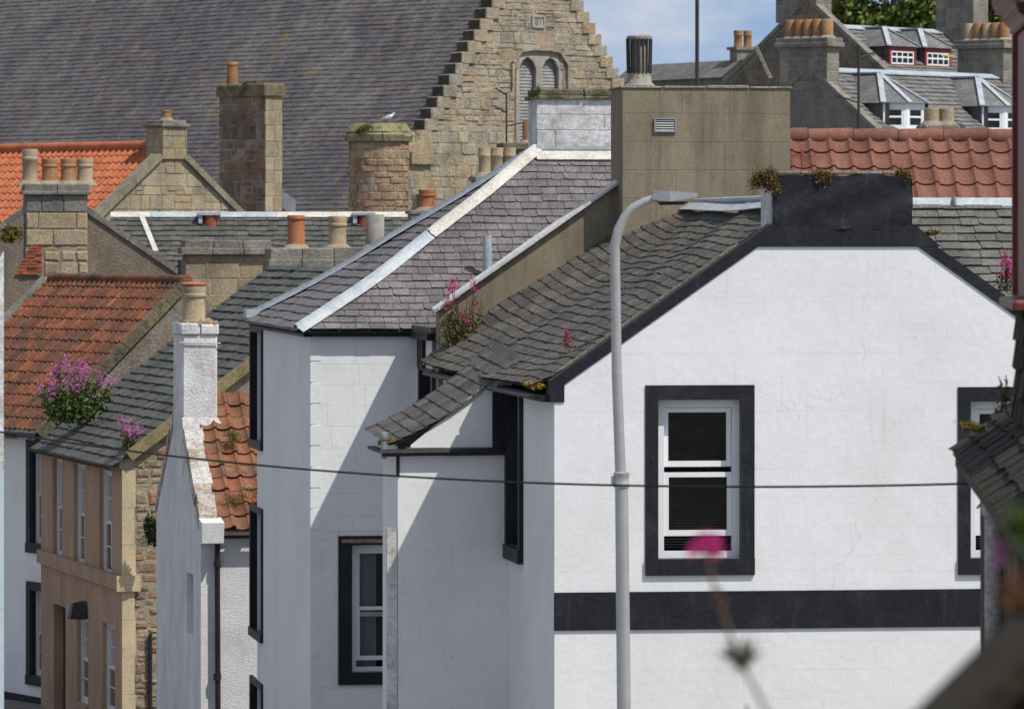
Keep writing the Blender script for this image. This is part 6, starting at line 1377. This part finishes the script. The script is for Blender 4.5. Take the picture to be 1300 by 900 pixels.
mossspots = [(A.w((-.19, .25, EZ + .08)), .13, .10, .06, 'lichen_yellow', 'yellow lichen tuft at the foot of the black skew'), (A.w((-OU - .14, OV0 + .1, OZ + .1)), .12, .10, .05, 'lichen_yellow', 'yellow lichen tuft on the outshot eave corner'),
             (A.w((-.18, 10.0, EZ + .12)), .22, .12, .07, 'lichen_yellow', 'yellow moss tuft on the far end of the eave'), (A.w((.55, 10.25, EZ + .55)), .30, .12, .10, 'moss', 'moss bank along the foot of the beige wall'),
             (A.w((1.05, 10.28, EZ + .82)), .2, .08, .06, 'lichen_yellow', 'yellow moss patch against the beige wall'), (A.w((.42, .28, EZ + .40)), .16, .07, .06, 'sedum', 'reddish sedum patch behind the black skew'),
             (A.w((2.35, .3, A.z_at(300, 2.35, .3))), .16, .08, .05, 'leaf', 'green moss tuft beside the black chimney foot'),
             (A.w((HW + 1.15, .2, A.z_at(297, HW + 1.15))), .12, .08, .05, 'moss', 'dark moss tuft right of the black chimney foot'),
             (B.w((wc[0] - .02, 3.98, wz1 + .10)), .08, .06, .12, 'leaf', 'bright green weed on the white chimney cope'),
             (Rr.w((-rw + .1, -.5, RTOP - .28)), .5, .35, .35, 'leaf_olive', 'green fern clump on the crumbling chimney cope'),
             (PX(12, 297, 117), .30, .2, .22, 'moss', 'yellow green grass tuft at the far left'),
             (PX(192, 664, 99.6), .13, .10, .42, 'ivy', 'dark ivy hanging on the rubble end wall'),
             (G.w((.75, .35, gez + .40)), .35, .25, .12, 'moss', 'moss mat on the lowest red pantiles'),
             (G.w((.72, 1.55, gez + 1.3)), .22, .2, .10, 'moss', 'moss pad beside the harled chimney'),
             (Q.w((qw * .4, qd * .35, Q.z_at(122) + .36)), .5, .6, .07, 'moss', 'dark moss on the tall chimney cope')]
for k, (p, rx, ry, rz, m, lab) in enumerate(mossspots):
    clump('moss_clump', lab, 'plant', p, rx, ry, rz, 900 if rz < .3 else 1800, m, .011 if p.y < 90 else .035, 20 + k, slope=math.tan(ga) if 'pantiles' in lab or 'pad' in lab else 0.)
# herring gull on the crumbling stack
gp0 = Rr.w((.05, -.55, RTOP - .02)); gl_ = root_at('gull', 'white and grey gull standing on the mossy chimney', 'bird', gp0); gl_.rotation_euler = (0, 0, R(20)); gl_.scale = (.74, .74, .74)
spine = [(-.34, .20, .012, .01), (-.24, .225, .045, .03), (-.14, .25, .085, .075), (-.02, .27, .105, .10), (.08, .295, .095, .095), (.15, .345, .065, .07), (.19, .40, .052, .055), (.215, .445, .055, .055), (.25, .455, .042, .04), (.275, .448, .018, .018)]
vs = []; fs = []
for (x, z, ry, rz) in spine:
    for k in range(12): t = 2 * math.pi * k / 12; vs.append((x, ry * math.cos(t), z + rz * math.sin(t)))
for i in range(len(spine) - 1):
    for k in range(12): fs.append((i * 12 + k, i * 12 + (k + 1) % 12, (i + 1) * 12 + (k + 1) % 12, (i + 1) * 12 + k))
fs += [tuple(range(11, -1, -1)), tuple(range((len(spine) - 1) * 12, len(spine) * 12))]
MB().add(vs, fs).build('body', 'gull_white', gl_, True)
for sg in (-1, 1):
    MB().add([(.09, sg * .085, .33), (.02, sg * .115, .345), (-.12, sg * .105, .315), (-.36, sg * .03, .22), (-.2, sg * .09, .22), (-.03, sg * .118, .22), (.07, sg * .10, .26)], [(0, 1, 2, 3, 4, 5, 6)]).build('wing', 'gull_grey', gl_)
    MB().tube([(.0, sg * .04, .19), (.005, sg * .045, .09), (.0, sg * .045, .0)], .010, 6).box((-.01, sg * .045 - .02, 0), (.06, sg * .045 + .02, .008)).build('leg', 'beak_yellow', gl_)
MB().add([(.27, -.012, .452), (.27, .012, .452), (.27, 0, .432), (.345, 0, .432)], [(0, 1, 2), (0, 3, 1), (1, 3, 2), (2, 3, 0)]).build('beak', 'beak_yellow', gl_)

# ------------------------------------------------------------------ nearest foreground: raked garden wall, blurred flower and weeds
GW = Fr(1165, 6.5, 0, gz(6.5)); gwr = GW.root('garden_wall', 'dark mossy raked stone wall at the lower right corner', 'wall')
gp2 = wallpl((0, 0, 0), (1, 0, 0), (0, -1, 0)); z9 = GW.z_at(905) - .085; z13 = GW.z_at(772, GW.u_at(1300)) - .085; u13 = GW.u_at(1300); gsl2 = (z13 - z9) / u13
MB().prism(gp2, ccw([(-.9, 0), (1.4, 0), (1.4, z9 + 1.4 * gsl2), (-.9, z9 - .9 * gsl2)]), -.35, 0).build('core', 'garden_stone', gwr)
stones(GW, gwr, 'stone', 'garden_stone', gp2, [(-.7, 0), (1.3, 0), (1.3, z9 + 1.3 * gsl2 - .03), (-.7, z9 - .7 * gsl2 - .03)], (.07, .13), (.12, .28), proud=(.01, .03), gap=.012, ch=.015, jit=.006)
for k in range(9):
    a0 = -.7 + k * .22; n2 = V((-gsl2, 0, 1)).normalized()
    strip((a0, .17, z9 + a0 * gsl2 - .012), (a0 + .215, .17, z9 + (a0 + .215) * gsl2 - .012), (0, 1, 0), .42, .03, n2).build('cope_stone', 'garden_stone', gwr)
def stemplant(name, lab, pts, Y, r):
    b = PX(*pts[-1], Y); b.z = gz(Y); ro = root_at(name, lab, 'flower', b)
    P_ = [PX(x, y, Y) - b for x, y in pts] + [V((.02, 0, 0))]; MB().tube(P_, r, 7).build('stem', 'stem', ro, True); return ro, P_
fp_, PP = stemplant('valerian_flower', 'single out of focus pink flower on a thin bending stem', [(897, 700), (905, 735), (912, 762), (925, 800), (940, 840), (962, 880), (985, 925), (1005, 1010)], 8.2, .0032)
rnd = random.Random(5); mb = MB()
for k in range(300):
    if k == 0: heads = [V((x * .011, y * .011, .022 - .0065 * (x * x + y * y) + rnd.uniform(-.004, .004))) for x, y in ((0, 0), (-1, .3), (1, -.2), (-1.9, -.5), (1.8, .6), (.3, 1.3), (-.4, -1.4), (.9, -1.5))]
    q = PP[0] + rnd.choice(heads) + V((rnd.gauss(0, .0042), rnd.gauss(0, .0042), rnd.gauss(0, .0042))); leafquad(mb, q, rnd.uniform(.003, .0065), rnd, 0, .8)
mb.build('flower_head', 'petal_deep', fp_, kind='stuff')
mb = MB()
for k in range(60): leafquad(mb, PP[2] + V((rnd.gauss(0, .005), rnd.gauss(0, .005), rnd.gauss(0, .008))), rnd.uniform(.003, .006), rnd)
mb.build('bract', 'stem', fp_, kind='stuff')
mb = MB()
for k in range(9):
    th = k * .7; d = V((math.cos(th), math.sin(th) * .6, .75 + .4 * math.sin(k * 2.1))).normalized(); c = PP[4]; L = rnd.uniform(.03, .06)
    sdv = d.cross(V((0, 1, .2))).normalized() * .006; mb.add([c - sdv * .3, c + d * L * .5 - sdv, c + d * L, c + d * L * .5 + sdv], [(0, 1, 2, 3)])
for k in range(70): leafquad(mb, PP[4] + V((rnd.gauss(0, .008), rnd.gauss(0, .008), rnd.gauss(0, .006))), rnd.uniform(.003, .006), rnd)
mb.build('seed_head', 'seed_head', fp_, kind='stuff')
q0 = PX(926, 900, 14); q0.z = gz(14); valerian('small bright green weed sprouting left of the garden wall', q0, .42, .16, 7, 0, 61, lsz=.016, dens=10)
clump('weed_clump', 'blurred orange red weeds on top of the garden wall', 'plant', PX(1298, 752, 6.9), .03, .10, .03, 260, 'leaf_red', .007, 62)
clump('weed_clump', 'blurred green leaf and pink bloom near the outbuilding', 'plant', PX(1302, 668, 7.0), .03, .05, .04, 160, 'leaf', .010, 63)
clump('weed_clump', 'blurred pale pink bloom before the drainpipe', 'plant', PX(1276, 700, 7.0), .018, .03, .022, 90, 'petal', .005, 64)
ps = Uu.w((-.02, -2.0, uez + .10)); valerian('thin red stemmed weed growing from the mossy outbuilding slates', Uu.w((.10, -1.3, uez + .15)), .34, .12, 5, 0, 71, leaf='leaf_olive', lsz=.02, dens=10, lean=(-.12, 0))
clump('moss_clump', 'thick moss along the outbuilding eave', 'plant', Uu.w((-.08, -.95, uez + .05)), .08, .5, .04, 700, 'moss', .012, 72)
